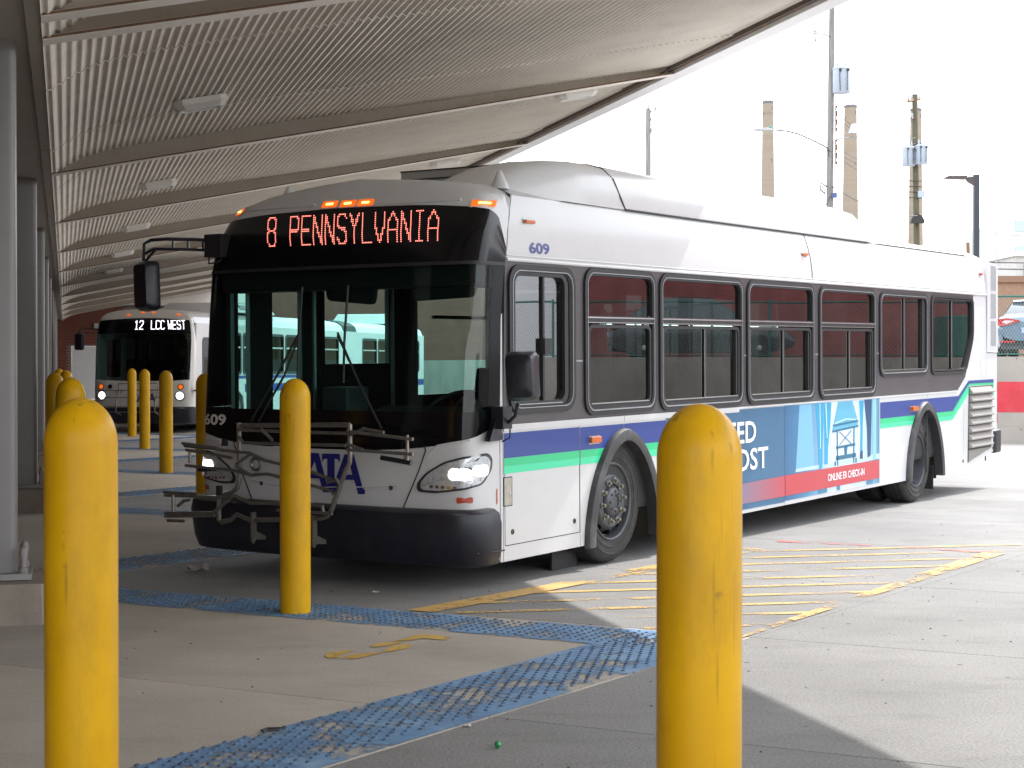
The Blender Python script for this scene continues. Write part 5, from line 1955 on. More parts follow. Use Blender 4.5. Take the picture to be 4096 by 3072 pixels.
m_.prism([(.035, .60), (.135, .60), (.135, .665), (.11, .68), (.11, .70), (.135, .715), (.135, .80), (.035, .80)], SIDE, -.004, .0)
hp = m_.build('hinge_plate', M('hinge_steel', (.42, .40, .34), .4, metal=.5, var=.2, vscale=20), bus, False)
m_ = MB()
ring(m_, rrect(.028, .143, .592, .808, .005, 2), rrect(.034, .137, .598, .802, .004, 2), -.0025, .0)
m_.build('plate_joint', BLACKRUB, hp, False)
for u, w_ in ((.145, .40), (1.03, .40), (10.50, .30), (11.72, .40)):
    m_ = MB()
    m_.lathe([(.021, 0), (.021, -.004), (.012, -.006), (.011, .0), (.0005, .0)], 12, (u, 0, w_), 'y')
    m_.build('latch', STEELDARK, bus)
m_ = MB()
ring(m_, rrect(11.20, 11.44, 1.35, 1.60, .006, 2), rrect(11.206, 11.434, 1.356, 1.594, .005, 2), -.0015, .0)
m_.build('small_hatch', M('joint_pale', (.45, .45, .45), .5), bus, False)
# engine grille with slats
gp = [(10.73, 1.222), (11.695, 1.222), (11.65, .425), (10.685, .275)]
m_ = MB()
m_.prism(scaled(gp, 11.19, .8, 1.01, 1.01), SIDE, -.004, .0)
gr = m_.build('grille', M('grille_back', (.05, .047, .043), .7), bus, False)
SL = M('slat_grey', (.25, .24, .22), .5, var=.1, dirt=.3)
for k in range(8):
    z1 = 1.215 - k * .097
    a, b = 10.735 - (1.222 - z1) * .047, 11.64 - (1.222 - z1) * .05
    m_ = MB()
    m_.prism([(-.006, z1), (-.055, z1 - .065), (-.05, z1 - .082), (-.006, z1 - .088)], lambda v, w_, d: (d, v, w_), a, b)
    m_.build('slat', SL, gr, False)
m_ = MB()
m_.prism([(10.695, .425), (11.64, .425), (11.635, .41), (10.69, .28)], SIDE, -.012, -.005)
m_.build('mesh_plate', M('grille_mesh', (.22, .21, .19), .7, var=.4, vscale=160), gr, False)

# advertisement panel
def ad_mat():
    m, nt, b, N, L = nodes('ad_print')
    tc = N.new('ShaderNodeTexCoord')
    sp = N.new('ShaderNodeSeparateXYZ')
    L.new(tc.outputs['Object'], sp.inputs[0])
    mr = N.new('ShaderNodeMapRange')
    mr.inputs['From Min'].default_value = 2.56
    mr.inputs['From Max'].default_value = 7.6
    L.new(sp.outputs['X'], mr.inputs['Value'])
    c = ramp(nt, mr.outputs[0], [(0, (.055, .15, .26)), (.40, (.06, .17, .30)), (.487, (.065, .18, .31)), (.495, (.05, .17, .34)), (.60, (.10, .30, .50)), (.66, (.26, .47, .66)), (.70, (.66, .74, .82)), (.76, (.70, .78, .86)), (.9, (.62, .72, .80)), (.955, (.30, .52, .66)), (1, (.09, .27, .40))])
    n = noise_node(nt, 1.3, 3, .5, stretch=(1, 1, .3))
    f = ramp(nt, n.outputs['Fac'], [(.35, (.62, .68, .72)), (.65, (.82, .84, .86))]).outputs['Color']
    L.new(mixc(nt, 1., c.outputs['Color'], f, 'MULTIPLY'), b.inputs['Base Color'])
    b.inputs['Roughness'].default_value = .35
    return m
m_ = MB()
side_cols(m_, 2.56, 5.03, .235, 1.165, -.0035, lofn=lambda u: lerp([(2.4, .235), (5.03, .225), (7.6, .24)], u))
side_cols(m_, 5.036, 7.60, .235, 1.168, -.0035, lofn=lambda u: .235)
ad = m_.build('advertisement', ad_mat(), bus, False)
def adp(name, polys, col, lvl=1, mat=None):
    m_ = MB()
    for P in polys: m_.prism(P, lambda x, y, d: (x, -.0035 - .0012 * lvl, y), 0, None)
    return build_each(m_, name, mat or M('ad_' + name, col, .35), ad, False)
adp('scrubs_print', [[(5.80, 1.165), (6.02, 1.165), (6.01, .95), (5.985, .70), (5.98, .50), (5.885, .49), (5.87, .70), (5.84, .92)],
                     [(6.03, 1.165), (6.22, 1.165), (6.19, .92), (6.13, .70), (6.12, .53), (6.03, .53), (6.03, .75), (6.02, .95)],
                     [(7.00, 1.16), (7.13, 1.16), (7.10, .90), (7.09, .62), (7.02, .60), (7.03, .85)]], (.03, .30, .50))
adp('shade_print', [[(5.30, .50), (5.40, 1.165), (5.70, 1.165), (5.78, .50)]], (.17, .40, .60), .5)
adp('trousers_print', [[(7.14, 1.165), (7.37, 1.165), (7.35, .85), (7.33, .55), (7.24, .53), (7.22, .85)], [(7.02, .62), (7.10, .62), (7.10, .53), (7.01, .53)]], (.02, .06, .15))
adp('floor_print', [[(5.3, .50), (7.59, .50), (7.59, .56), (5.3, .53)]], (.42, .56, .66), .6)
adp('bed_print', [[(6.28, .95), (6.40, 1.165), (6.80, 1.165), (6.93, .98), (6.96, .90), (6.24, .87)]], (.10, .36, .52))
adp('gurney_print', [[(6.26, .93), (6.96, .955), (6.97, .935), (6.26, .91)], [(6.24, .87), (6.97, .90), (6.97, .88), (6.24, .85)], [(6.36, .86), (6.39, .86), (6.40, .50), (6.37, .50)], [(6.83, .88), (6.86, .88), (6.85, .50), (6.82, .50)],
                     [(6.34, .70), (6.88, .71), (6.88, .685), (6.34, .675)], [(6.34, .60), (6.90, .605), (6.90, .56), (6.34, .555)], [(6.30, .545), (6.34, .545), (6.34, .50), (6.30, .50)], [(6.88, .55), (6.92, .55), (6.92, .50), (6.88, .50)],
                     [(6.56, .69), (6.66, .69), (6.64, .60), (6.58, .60)], [(6.42, .85), (6.45, .85), (6.78, .71), (6.75, .71)], [(6.75, .85), (6.78, .85), (6.45, .71), (6.42, .71)]], (.02, .13, .22), 2)
adp('highlight_print', [[(6.30, .948), (6.60, .985), (6.90, .968), (6.90, .958), (6.60, .970), (6.30, .935)], [(6.05, 1.16), (6.08, 1.16), (6.11, .80), (6.09, .80)], [(5.90, 1.16), (5.92, 1.16), (5.93, .7), (5.91, .7)]], (.45, .68, .80), 3)
adp('edge_print', [[(7.40, 1.165), (7.50, 1.165), (7.50, .50), (7.40, .50)]], (.22, .48, .62), 1)
adp('reflection_print', [[(6.35, .30), (6.45, .30), (6.46, .24), (6.36, .24)], [(5.85, .30), (6.1, .30), (6.1, .24), (5.85, .24)], [(7.2, .31), (7.4, .31), (7.4, .24), (7.2, .24)]], (.05, .20, .33), 1)
def red_fade():
    m, nt, b, N, L = nodes('ad_red_fade')
    tc = N.new('ShaderNodeTexCoord')
    sp = N.new('ShaderNodeSeparateXYZ')
    L.new(tc.outputs['Object'], sp.inputs[0])
    mr = N.new('ShaderNodeMapRange')
    mr.inputs['From Min'].default_value = 3.4
    mr.inputs['From Max'].default_value = 5.1
    L.new(sp.outputs['X'], mr.inputs['Value'])
    c = ramp(nt, mr.outputs[0], [(0, (.07, .17, .29)), (.35, (.20, .17, .24)), (1, (.46, .055, .065))])
    L.new(c.outputs['Color'], b.inputs['Base Color'])
    b.inputs['Roughness'].default_value = .35
    return m
adp('red_banner', [[(2.6, .46), (5.028, .485), (5.028, .285), (2.6, .285)], [(5.038, .486), (7.58, .492), (7.58, .288), (5.038, .285)]], None, 4, red_fade())
m_ = MB()
aw = lambda z: (lambda x, y: (x, -.0105, y))
lettering(m_, 'ONLINE ER CHECK-IN', aw(0), 6.11, 7.13, .352, .428, .012)
lettering(m_, 'NEED', aw(0), 3.50, 4.36, .85, 1.05, .014)
lettering(m_, 'MOST', aw(0), 3.62, 4.63, .59, .795, .014)
build_each(m_, 'ad_letter', M('ad_white', (.80, .82, .84), .4), ad, False)

# mirrors
m_ = MB()
m_.tube([(-.10, 2.50, 2.615), (-.35, 2.66, 2.625), (-.48, 2.85, 2.63), (-.52, 2.98, 2.625), (-.52, 3.05, 2.60), (-.52, 3.06, 2.46)], .014, 8)
m_.tube([(-.10, 2.52, 2.535), (-.35, 2.66, 2.545), (-.48, 2.84, 2.55), (-.515, 2.95, 2.555), (-.52, 3.05, 2.52)], .012, 8)
m_.tube([(-.515, 2.93, 2.552), (-.52, 3.04, 2.46)], .011, 6)
for k in (.25, .5, .75):
    p = Vector((-.2, 2.56, 2.62)).lerp(Vector((-.50, 2.92, 2.628)), k)
    m_.tube([p, p - Vector((0, 0, .075))], .010, 6)
ma_ = m_.build('mirror_arm', BLACKPLAST, bus)
m_ = MB()
m_.box(-.36, -.12, 2.38, 2.56, 2.48, 2.66)
m_.tube([(-.30, 2.56, 2.50), (-.34, 2.53, 2.43), (-.32, 2.45, 2.44), (-.25, 2.42, 2.50)], .008, 6)
m_.build('arm_mount', BLACKRUB, ma_, False, bevel=.02)
def mirror_head(name, c, hw, hh, dp, yaw):
    m_ = MB()
    prof = round_poly([(-hw, -hh * .94), (hw * .86, -hh), (hw, hh * .97), (-hw * .86, hh)], .05, 4)
    rows = []
    for x, k in ((0, .97), (-.02, 1.), (-dp * .6, .97), (-dp * .9, .85), (-dp, .55)):
        rows.append([(x, y * k, z * k) for y, z in prof])
    n = len(prof)
    vs_ = [p for r in rows for p in r]
    fs = [(i * n + j, i * n + (j + 1) % n, (i + 1) * n + (j + 1) % n, (i + 1) * n + j) for i in range(4) for j in range(n)] + [tuple(range(n))[::-1], tuple(4 * n + j for j in range(n))]
    m_.add(vs_, fs)
    o = m_.build(name, BLACKPLAST, bus)
    o.matrix_local = Matrix.Translation(c) @ Matrix.Rotation(yaw, 4, 'Z')
    g = MB()
    g.prism([(y * .92, z * .95) for y, z in prof], lambda y, z, d: (.003, y, z), 0, None)
    gg = g.build('mirror_glass', M('mirror', (.75, .78, .80), .03, metal=1.), o, False)
    return o
mirror_head('side_mirror', (-.46, 3.02, 2.26), .13, .205, .13, -.3)
mirror_head('side_mirror', (-.12, -.285, 1.548), .122, .182, .15, .25)
m_ = MB()
m_.tube([(-.11, -.22, 1.36), (-.11, -.20, 1.27), (-.10, -.14, 1.22), (-.08, -.06, 1.22)], .014, 8)
m_.box(-.17, -.05, -.13, -.03, 1.17, 1.33)
m_.hexa([(-.30, -.10, 1.085), (-.02, -.03, 1.085), (-.02, .02, 1.085), (-.26, -.03, 1.085), (-.16, -.07, 1.26), (-.06, -.04, 1.26), (-.06, .0, 1.26), (-.16, -.03, 1.26)])
m_.tube([(-.06, -.12, 1.20), (.01, -.07, 1.10), (.0, -.01, 1.07)], .006, 6)
m_.build('mirror_bracket', BLACKPLAST, bus, True, 30)

# wipers
for pts in ([(.68, 1.20), (.42, 1.57), (.24, 1.86)], [(.60, 1.20), (.36, 1.55), (.24, 1.83)], [(-.58, 1.17), (-.33, 1.55), (-.14, 1.87)], [(-.26, 1.66), (-.20, 1.76), (-.14, 1.85)]):
    fline('wiper', pts, .009, BLACKRUB, .03)
for e in (.24, -.20):
    fline('wiper_blade', [(e - .01, 1.50), (e, 1.80), (e - .01, 2.22)], .010, BLACKRUB, .022)

# folded bicycle rack
RU = -.80
def rk(pts, r=.016, u=RU):
    return [(u if len(p) == 2 else p[2], p[0], p[1]) for p in pts], r
m_ = MB()
for pts, r in (rk([(.76, 1.215), (.76, 1.0), (.765, .94), (.80, .885), (.86, .76), (.93, .60), (.97, .55), (1.03, .53), (1.3, .53), (1.42, .50), (1.72, .485), (1.84, .52), (1.90, .475), (1.99, .455), (2.02, .47), (2.02, .62), (2.00, .655), (1.88, .69), (1.83, .72), (1.81, .78), (1.81, 1.19)], .019),
               rk([(1.81, 1.185), (.76, 1.21)], .018), rk([(1.81, 1.19), (1.81, 1.205)], .02)):
    m_.tube(pts, r, 8)
fr_ = m_.build('bike_rack', RACK, bus)
fr_['label'] = 'folded grey steel bicycle rack on the bus front'
arms = [
    [[(.745, 1.165), (.18, 1.125)], [(.745, 1.035), (.18, 1.02)], [(.745, 1.14), (.62, 1.185), (.45, 1.165)], [(.745, 1.075), (.62, 1.04)], [(.22, 1.145), (.22, .985)], [(.24, 1.02), (.24, .99)]],
    [[(1.79, 1.155), (1.30, 1.15), (.78, 1.15)], [(1.78, 1.10), (1.74, 1.06), (1.5, 1.06), (.78, 1.065)], [(1.55, 1.16), (1.45, 1.09)]],
    [[(2.34, 1.02), (1.84, .99), (1.70, .985), (1.55, .935), (1.1, .865), (.85, .80)], [(2.34, 1.04), (2.0, 1.015)], [(2.33, .87), (1.86, .85), (1.68, .82), (1.52, .835), (1.2, .785), (.92, .735)], [(2.27, .985), (2.27, .90)], [(1.80, .90), (1.66, .98)], [(1.80, .88), (1.68, .83)], [(2.3, .99), (1.85, .945)]],
    [[(2.54, .635), (2.02, .645), (1.82, .66), (1.68, .615), (1.1, .63), (.99, .62), (.98, .58)], [(2.54, .66), (2.2, .66)], [(2.53, .475), (2.03, .505)], [(2.53, .50), (2.05, .525)], [(2.45, .635), (2.45, .475)], [(2.05, .52), (1.86, .64)], [(2.42, .56), (2.36, .60), (2.30, .61)], [(1.40, .575), (.90, .575)], [(2.50, .445), (2.35, .447)]],
    [[(.92, .80), (.85, .82), (.82, .78), (.84, .73), (.88, .72)], [(1.665 + .045 * math.cos(a), .90 + .045 * math.sin(a), -.78) for a in [i * math.pi / 8 for i in range(17)]]]]
for A_ in arms:
    m_ = MB()
    for P in A_:
        pts, r = rk(P, .0125, RU - .02 - .012 * (len(P) % 3))
        for a_, b_ in zip(pts, pts[1:]):
            a_, b_ = Vector(a_), Vector(b_)
            x_ = (b_ - a_).normalized() * .008
            m_.tube([a_ - x_, b_ + x_], r, 7)
    m_.build('rack_arm', RACK, fr_)
for v in (1.67, 1.09):
    m_ = MB()
    m_.prism([(-.83, .545), (-.785, .545), (-.78, .40), (-.68, .36), (-.68, .33), (-.79, .34), (-.81, .31), (-.83, .33)], lambda u, w_, d: (u, d, w_), v - .008, v + .008)
    m_.build('bracket', RACK, fr_, False)
m_ = MB()
m_.tube([(RU, .48, .985), (RU, .22, .955)], .018, 8)
m_.tube([(RU, 2.22, .84), (RU, 2.05, .85)], .015, 8)
build_each(m_, 'gas_spring', BLACKPLAST, fr_)
m_ = MB()
m_.box(RU - .03, RU + .0, 1.98, 2.02, .655, .73)
m_.box(RU - .03, RU + .0, 1.92, 1.96, 1.03, 1.08)
build_each(m_, 'grip', BLACKRUB, fr_, False)

# curb side wall with door and window openings
CURB = lambda x, y, d: (x, 2.59 - d, y)
ch = [(-.015, .15, .5, 2.22), (.40, .80, .5, 2.23), (1.08, 2.02, 1.62, 2.33), (2.30, 3.66, 1.32, 2.34), (3.80, 5.2, 1.32, 2.34), (5.36, 5.75, .5, 2.23), (5.80, 6.2, .5, 2.23), (6.4, 7.8, 1.4, 2.34), (7.95, 9.3, 1.4, 2.34), (9.45, 10.7, 1.4, 2.34)]
m_ = MB()
m_.prism([(-.02, .20), (1.14, .20), (1.20, .6), (1.45, .98), (1.815, 1.06), (2.2, .98), (2.42, .6), (2.46, .20), (8.44, .20), (8.5, .6), (8.75, .98), (9.07, 1.06), (9.4, .98), (9.65, .6), (9.7, .20), (10.5, .20), (11.8, .4), (11.8, 2.40), (-.03, 2.40), (-.03, 1.9)], CURB, 0, .04, [[(a, c), (b, c), (b, d), (a, d)] for a, b, c, d in ch])
m_.build('curb_side_wall', BUSWHITE, bus, False)
m_ = MB()
for a, b, c, d in ch:
    m_.prism(rrect(a + .004, b - .004, c + .004, d - .004, .04, 3), CURB, .02, None)
build_each(m_, 'curb_side_glass', CURBGLASS, bus, False)
m_ = MB()
m_.prism([(-.04, .21), (1.02, .21), (1.02, 2.38), (-.04, 2.38)], CURB, .05, .07, [[(a, c), (b, c), (b, d), (a, d)] for a, b, c, d in ch[:2]])
m_.prism([(1.03, .4), (11.2, .4), (11.2, 2.40), (1.03, 2.40)], CURB, .05, .07, [[(a, c), (b, c), (b, d), (a, d)] for a, b, c, d in ch[2:]])
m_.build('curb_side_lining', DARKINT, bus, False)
# cabin
m_ = MB()
m_.box(-.30, 11.3, .06, 2.53, .41, .44)
m_.box(.15, 11.3, .04, 2.55, 2.44, 2.47)
m_.box(-.22, .15, .25, 2.34, 2.42, 2.45)
m_.box(10.6, 10.64, .06, 2.53, .44, 2.44)
m_.box(1.05, 2.6, .05, .68, .44, 1.08)
m_.box(1.05, 2.6, 1.95, 2.53, .44, 1.06)
m_.box(8.3, 10.6, .05, .85, .44, 1.2)
m_.box(8.3, 10.6, 1.75, 2.53, .44, 1.2)
for a, b in ((.45, 1.18), (2.6, 8.3)):
    m_.box(a, b, .05, .09, .44, 1.17)
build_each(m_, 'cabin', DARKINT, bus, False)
m_ = MB()
m_.box(-.42, .10, .18, 1.55, .60, 1.14)
m_.hexa([(-.30, .15, 1.14), (.18, .15, 1.14), (.18, 1.3, 1.14), (-.30, 1.3, 1.14), (-.12, .25, 1.26), (.14, .25, 1.32), (.14, 1.15, 1.32), (-.12, 1.15, 1.26)])
m_.build('dashboard', BLACKRUB, bus, False, bevel=.03)
m_ = MB()
cst = Vector((.42, .72, 1.28))
ax = Vector((-.55, 0, .84)).normalized()
e1 = Vector((0, 1, 0))
e2 = ax.cross(e1)
m_.tube([cst + (e1 * math.cos(a) + e2 * math.sin(a)) * .24 for a in [2 * math.pi * i / 28 for i in range(28)]], .016, 8, closed=True)
for a in (.5, 2.6, 4.7):
    m_.tube([cst, cst + (e1 * math.cos(a) + e2 * math.sin(a)) * .24], .012, 6)
m_.tube([cst, cst - ax * .4], .03, 8)
m_.build('steering_wheel', BLACKRUB, bus)
def seat(name, u, v, w_, s=1., m=DARKSEAT):
    q = MB()
    q.box(u, u + .44, v - .21, v + .21, w_, w_ + .09)
    q.hexa([(u + .40, v - .21, w_ + .05), (u + .46, v - .21, w_ + .05), (u + .46, v + .21, w_ + .05), (u + .40, v + .21, w_ + .05), (u + .52, v - .19, w_ + .72 * s), (u + .56, v - .19, w_ + .72 * s), (u + .56, v + .19, w_ + .72 * s), (u + .52, v + .19, w_ + .72 * s)])
    q.box(u + .1, u + .3, v - .04, v + .04, .44, w_)
    return q.build(name, m, bus, False, bevel=.025)
seat('driver_seat', .85, .72, .92, 1.1, BLACKRUB)
for k in range(7):
    for v in (.36, .80, 1.82, 2.25):
        if v > 1.5 and 3 <= k <= 4: continue
        seat('passenger_seat', 2.75 + k * .78, v, .84)
m_ = MB()
m_.box(1.52, 1.54, .06, 1.05, .44, 2.2)
m_.box(1.54, 1.56, .98, 1.05, .44, 2.44)
m_.box(2.18, 2.24, 2.38, 2.53, .44, 2.44)
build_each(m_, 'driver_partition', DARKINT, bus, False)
m_ = MB()
m_.box(.10, .38, 1.50, 1.76, .44, 1.45)
m_.build('fare_box', M('farebox_grey', (.06, .06, .065), .4), bus, False, bevel=.02)
for u, v in ((.25, 1.95), (1.15, 1.85), (2.5, 1.6), (2.5, .95), (4.3, 1.0), (5.2, 1.65), (6.3, 1.65)):
    m_ = MB()
    m_.tube([(u, v, .44), (u, v, 2.44)], .018, 8)
    m_.build('stanchion', M('stanchion_steel', (.25, .25, .24), .3, metal=.8), bus)
m_ = MB()
for v in (.85, 1.75):
    m_.tube([(1.6, v, 2.02), (8.2, v, 2.02)], .016, 8)
build_each(m_, 'grab_rail', M('stanchion_steel', (.25, .25, .24), .3, metal=.8), bus)
m_ = MB()
m_.prism(round_poly([(1.05, 2.08), (1.50, 2.12), (1.52, 2.34), (1.02, 2.34)], .05, 3), lambda v, w_, d: (d, v, w_), -.14, -.10)
m_.prism(round_poly([(.15, 2.12), (.70, 2.10), (.74, 2.34), (.12, 2.34)], .05, 3), lambda v, w_, d: (d, v, w_), -.12, -.09)
build_each(m_, 'sun_visor', BLACKRUB, bus, True)
m_ = MB()
m_.box(-.20, .02, .06, 2.53, 2.20, 2.41)
m_.build('header_panel', BLACKRUB, bus, False, bevel=.02)
# ---------------------------------------------------------------- the far bus
T2 = math.radians(14)
u2, v2 = Vector((math.sin(T2), math.cos(T2), 0)), Vector((-math.cos(T2), math.sin(T2), 0))
o2 = Vector((-8.72, 40.2, 0)) - v2 * 1.275
B2M = Matrix(((u2.x, v2.x, 0, o2.x), (u2.y, v2.y, 0, o2.y), (0, 0, 1, 0), (0, 0, 0, 1)))
b2 = thing('city_bus', 'white city bus far under the canopy showing 12 LCC WEST with headlights on', 'bus', B2M)
W2H = [(2.2, 0), (2.6, .05), (2.75, .11), (2.85, .25), (2.92, .6), (2.95, 1.27)]
D2 = [(.2, .30), (.6, .36), (1.1, .36), (1.3, .34), (2.3, .22), (2.65, .17), (2.78, .12), (2.88, .05), (2.95, 0)]
def G2(t, w_, off=0.):
    at = min(1, abs(t))
    n = 5.
    s = max(0, 1 - at ** n) ** (1 / n)
    hw = 1.275 - lerp(W2H, w_)
    d = lerp(D2, w_)
    nt, ns = (1 if t > 0 else -1) * at ** 4 / 1.275, s ** 4 / .36
    L = math.hypot(nt, ns) or 1
    return (.0 - d * s - off * ns / L, 1.275 + hw * t + off * nt / L, w_)
def GV(v, w_, off=0.): return G2((v - 1.275) / 1.275, w_, off)
T_ALL = [-1, -.9995, -.998, -.994, -.985, -.97, -.94, -.9, -.82, -.7, -.5, -.25, 0, .25, .5, .7, .82, .9, .94, .97, .985, .994, .998, .9995, 1]
T_IN = [-.96, -.94, -.9, -.82, -.7, -.5, -.25, 0, .25, .5, .7, .82, .9, .94, .96]
def fg2(ts, lo, hi, n, off=0.):
    m_ = MB()
    m_.grid([[G2(t, lo(t) + (hi(t) - lo(t)) * k / n, off) for t in ts] for k in range(n + 1)])
    return m_
WHITE2 = M('bus_cream', (.60, .585, .55), .3, var=.03, dirt=.2, dcol=(.4, .37, .32), coat=.4)
fg2(T_ALL, lambda t: .42, lambda t: 1.22 + .04 * t * t, 5).build('front_fascia', WHITE2, b2)
m_ = MB()
for S_ in (1, -1):
    ts = sorted([t * S_ for t in (.957, .97, .985, .994, .998, .9995, 1)])
    m_.grid([[G2(t, 1.2 + (2.72 - 1.2) * k / 8) for t in ts] for k in range(9)])
build_each(m_, 'corner_post', WHITE2, b2)
fg2(T_IN, lambda t: 1.225 + .04 * t * t, lambda t: 2.34, 8, .004).build('windshield', FARGLASS, b2)
sg2 = fg2(T_IN, lambda t: 2.345, lambda t: 2.72 - .06 * t * t, 4, .004).build('destination_sign', BLACKGLOSS, b2)
fg2(T_ALL, lambda t: 2.722 - .06 * t * t if abs(t) < .957 else 2.72, lambda t: 2.95, 6).build('front_cap', WHITE2, b2)
m_ = MB()
m_.grid([[G2(t, w_, o_) for t in T_ALL] for w_, o_ in ((.22, .0), (.24, .06), (.58, .07), (.62, .02))])
m_.build('bumper', BLACKPLAST, b2)
for txt, v0, v1 in (('12', 1.50, 1.28), ('LCC', 1.06, .71), ('WEST', .61, .17)):
    m_ = MB()
    d_, tt = led_dots(txt)
    for x, y in d_:
        v = v0 + (v1 - v0) * x / (tt - 2.4)
        w0 = 2.455 + y * .0135
        m_.add([GV(v + .009, w0 - .0065, .008), GV(v - .009, w0 - .0065, .008), GV(v - .009, w0 + .0065, .008), GV(v + .009, w0 + .0065, .008)], [(0, 1, 2, 3)])
    m_.build('sign_word', LEDW, sg2, False)
def disc2(name, v, w_, r, mat, off, par, k=12):
    m_ = MB()
    m_.star([(v + r * math.cos(a), w_ + r * math.sin(a)) for a in [2 * math.pi * i / k for i in range(k)]], lambda x, y: GV(x, y, off), 1)
    return m_.build(name, mat, par)
for v in (.27, 2.28):
    h = disc2('headlight', v, .87, .13, GALV, .01, b2)
    disc2('lamp', v, .88, .085, LAMPWHITE, .016, h)
    h = disc2('indicator', v + (-.02 if v < 1 else .02), 1.09, .075, BLACKRUB, .008, b2)
    disc2('lens', v + (-.02 if v < 1 else .02), 1.09, .055, AMBERLIT, .012, h)
    disc2('fog_lamp', v + (.22 if v < 1 else -.22), 1.09, .055, BLACKGLOSS, .008, b2)
for v, w_ in ((.25, 2.80), (1.0, 2.86), (1.75, 2.80), (1.35, 2.86)):
    m_ = MB()
    m_.star(rrect(v - .06, v + .06, w_ - .018, w_ + .018, .008, 2), lambda x, y: GV(x, y, .02), 1)
    m_.build('marker_lamp', AMBERLIT, b2)
m_ = MB()
lettering(m_, '727', lambda x, y: GV(x, y, .004), 1.93, 1.74, .92, 1.005, .03)
m_.build('fleet_number', M('number_grey', (.06, .07, .10), .5), b2, False)
m_ = MB()
lettering(m_, 'NO', lambda x, y: GV(x, y, .004), .83, .70, .93, .98, .0)
m_.build('fleet_number', M('number_grey', (.06, .07, .10), .5), b2, False)
m_ = MB()
lettering(m_, 'CATA', lambda x, y: GV(x, y, .004), 1.52, .88, .72, .94, .03)
m_.build('hood_lettering', M('letter_navy', (.018, .022, .17), .35), b2, False)
# rack and mirror
m_ = MB()
for v in (.75, 1.75):
    m_.tube([(-.52, v, 1.18), (-.52, v, .95), (-.56, v + .05, .75), (-.58, v + .05, .5), (-.42, v, .42)], .018, 6)
for w_, a, b in ((1.18, .75, 1.75), (1.02, .4, 2.3), (.85, .5, 2.25), (.62, .6, 2.55), (.5, .6, 2.5)):
    m_.tube([(-.55, a, w_), (-.55, b, w_ - .02)], .014, 6)
m_.build('bike_rack', RACK, b2)
m_ = MB()
m_.tube([(-.05, 2.45, 2.45), (-.35, 2.60, 2.47), (-.45, 2.78, 2.46), (-.45, 2.84, 2.36)], .016, 6)
m_.tube([(-.05, 2.45, 2.36), (-.35, 2.60, 2.37), (-.45, 2.74, 2.38)], .014, 6)
mm = m_.build('mirror_arm', BLACKPLAST, b2)
m_ = MB()
m_.box(-.50, -.38, 2.70, 2.93, 1.96, 2.36)
m_.build('side_mirror', BLACKPLAST, b2, False, bevel=.04)
m_ = MB()
m_.box(-.28, -.16, -.30, -.12, .92, 1.12)
m_.tube([(-.2, -.15, 1.0), (-.1, .05, 1.0)], .02, 6)
m_.build('side_mirror', BLACKPLAST, b2, False)
# body shell
L2 = 18.4
SD2 = lambda x, y, d: (x, d, y)
wins = [(.35, 1.10, 1.30, 2.25)] + [(1.35 + k * 1.44, 2.65 + k * 1.44, 1.38, 2.40) for k in range(6)] + [(12.0 + k * 1.5, 13.35 + k * 1.5, 1.38, 2.40) for k in range(4)]
for side in (0, 1):
    fn = SD2 if side == 0 else (lambda x, y, d: (x, 2.55 - d, y))
    m_ = MB()
    ext = [(0, .25), (2.0, .25), (2.1, .8), (2.45, 1.0), (2.8, .8), (2.9, .25), (7.5, .25), (7.6, .8), (7.95, 1.0), (8.3, .8), (8.4, .25), (14.4, .25), (14.5, .8), (14.85, 1.0), (15.2, .8), (15.3, .25), (L2, .35), (L2, 2.6), (0, 2.6)]
    m_.prism(ext, fn, 0, .04, [rrect(a, b, c, d, .10, 3) for a, b, c, d in wins])
    m_.build('side_panel', BUSWHITE, b2, False)
    for a, b, c, d in wins:
        m_ = MB()
        m_.prism(rrect(a - .02, b + .02, c - .02, d + .02, .11, 3), fn, -.012, .0, [rrect(a + .045, b - .045, c + .045, d - .045, .08, 3)])
        f = m_.build('window', BLACKRUB, b2, False)
        g = MB()
        g.prism(rrect(a, b, c, d, .10, 3), fn, .02, None)
        g.build('pane', SIDEGLASS, f, False)
        if a > 1.2:
            g = MB()
            g.box(a, b, .01 if side == 0 else 2.55 - .01, -.006 if side == 0 else 2.556, 2.03, 2.07)
            g.build('transom', ALU, f, False)
    m_ = MB()
    side0 = -.003 if side == 0 else 2.553
    m_.grid([[(1.2, side0, 1.26), (L2 - .9, side0, 1.26)], [(1.2, side0, 1.335), (L2 - .9, side0, 1.335)]])
    for a, b in ((.0, 2.0), (2.9, 7.5), (8.4, 10.4), (11.6, 14.4), (15.3, L2)):
        m_.grid([[(a, side0, .92), (b, side0, .92)], [(a, side0, 1.12), (b, side0, 1.12)]])
    build_each(m_, 'blue_stripe', BLUE, b2, False)
m_ = MB()
secp = [(lerp(W2H, w_), w_) for w_ in (2.6, 2.68, 2.75, 2.80, 2.85, 2.92, 2.95)]
poly = secp + [(2.55 - v, w_) for v, w_ in secp[::-1]]
m_.prism(poly, lambda v, w_, d: (d, v, w_), .02, L2)
m_.box(L2 - .05, L2, .04, 2.51, .36, 2.6)
m_.build('roof', BUSWHITE, b2, True, 30)
m_ = MB()
for k in range(9):
    x = 10.42 + k * .13
    m_.prism([(v * 1.0 - (.02 if v < 1 else -.02), w_ + .02) for v, w_ in poly] + [(2.57, .40), (-.02, .40)], lambda v, w_, d: (d, v, w_), x, x + .09)
build_each(m_, 'bellows_fold', BLACKRUB, b2, False)
m_ = MB()
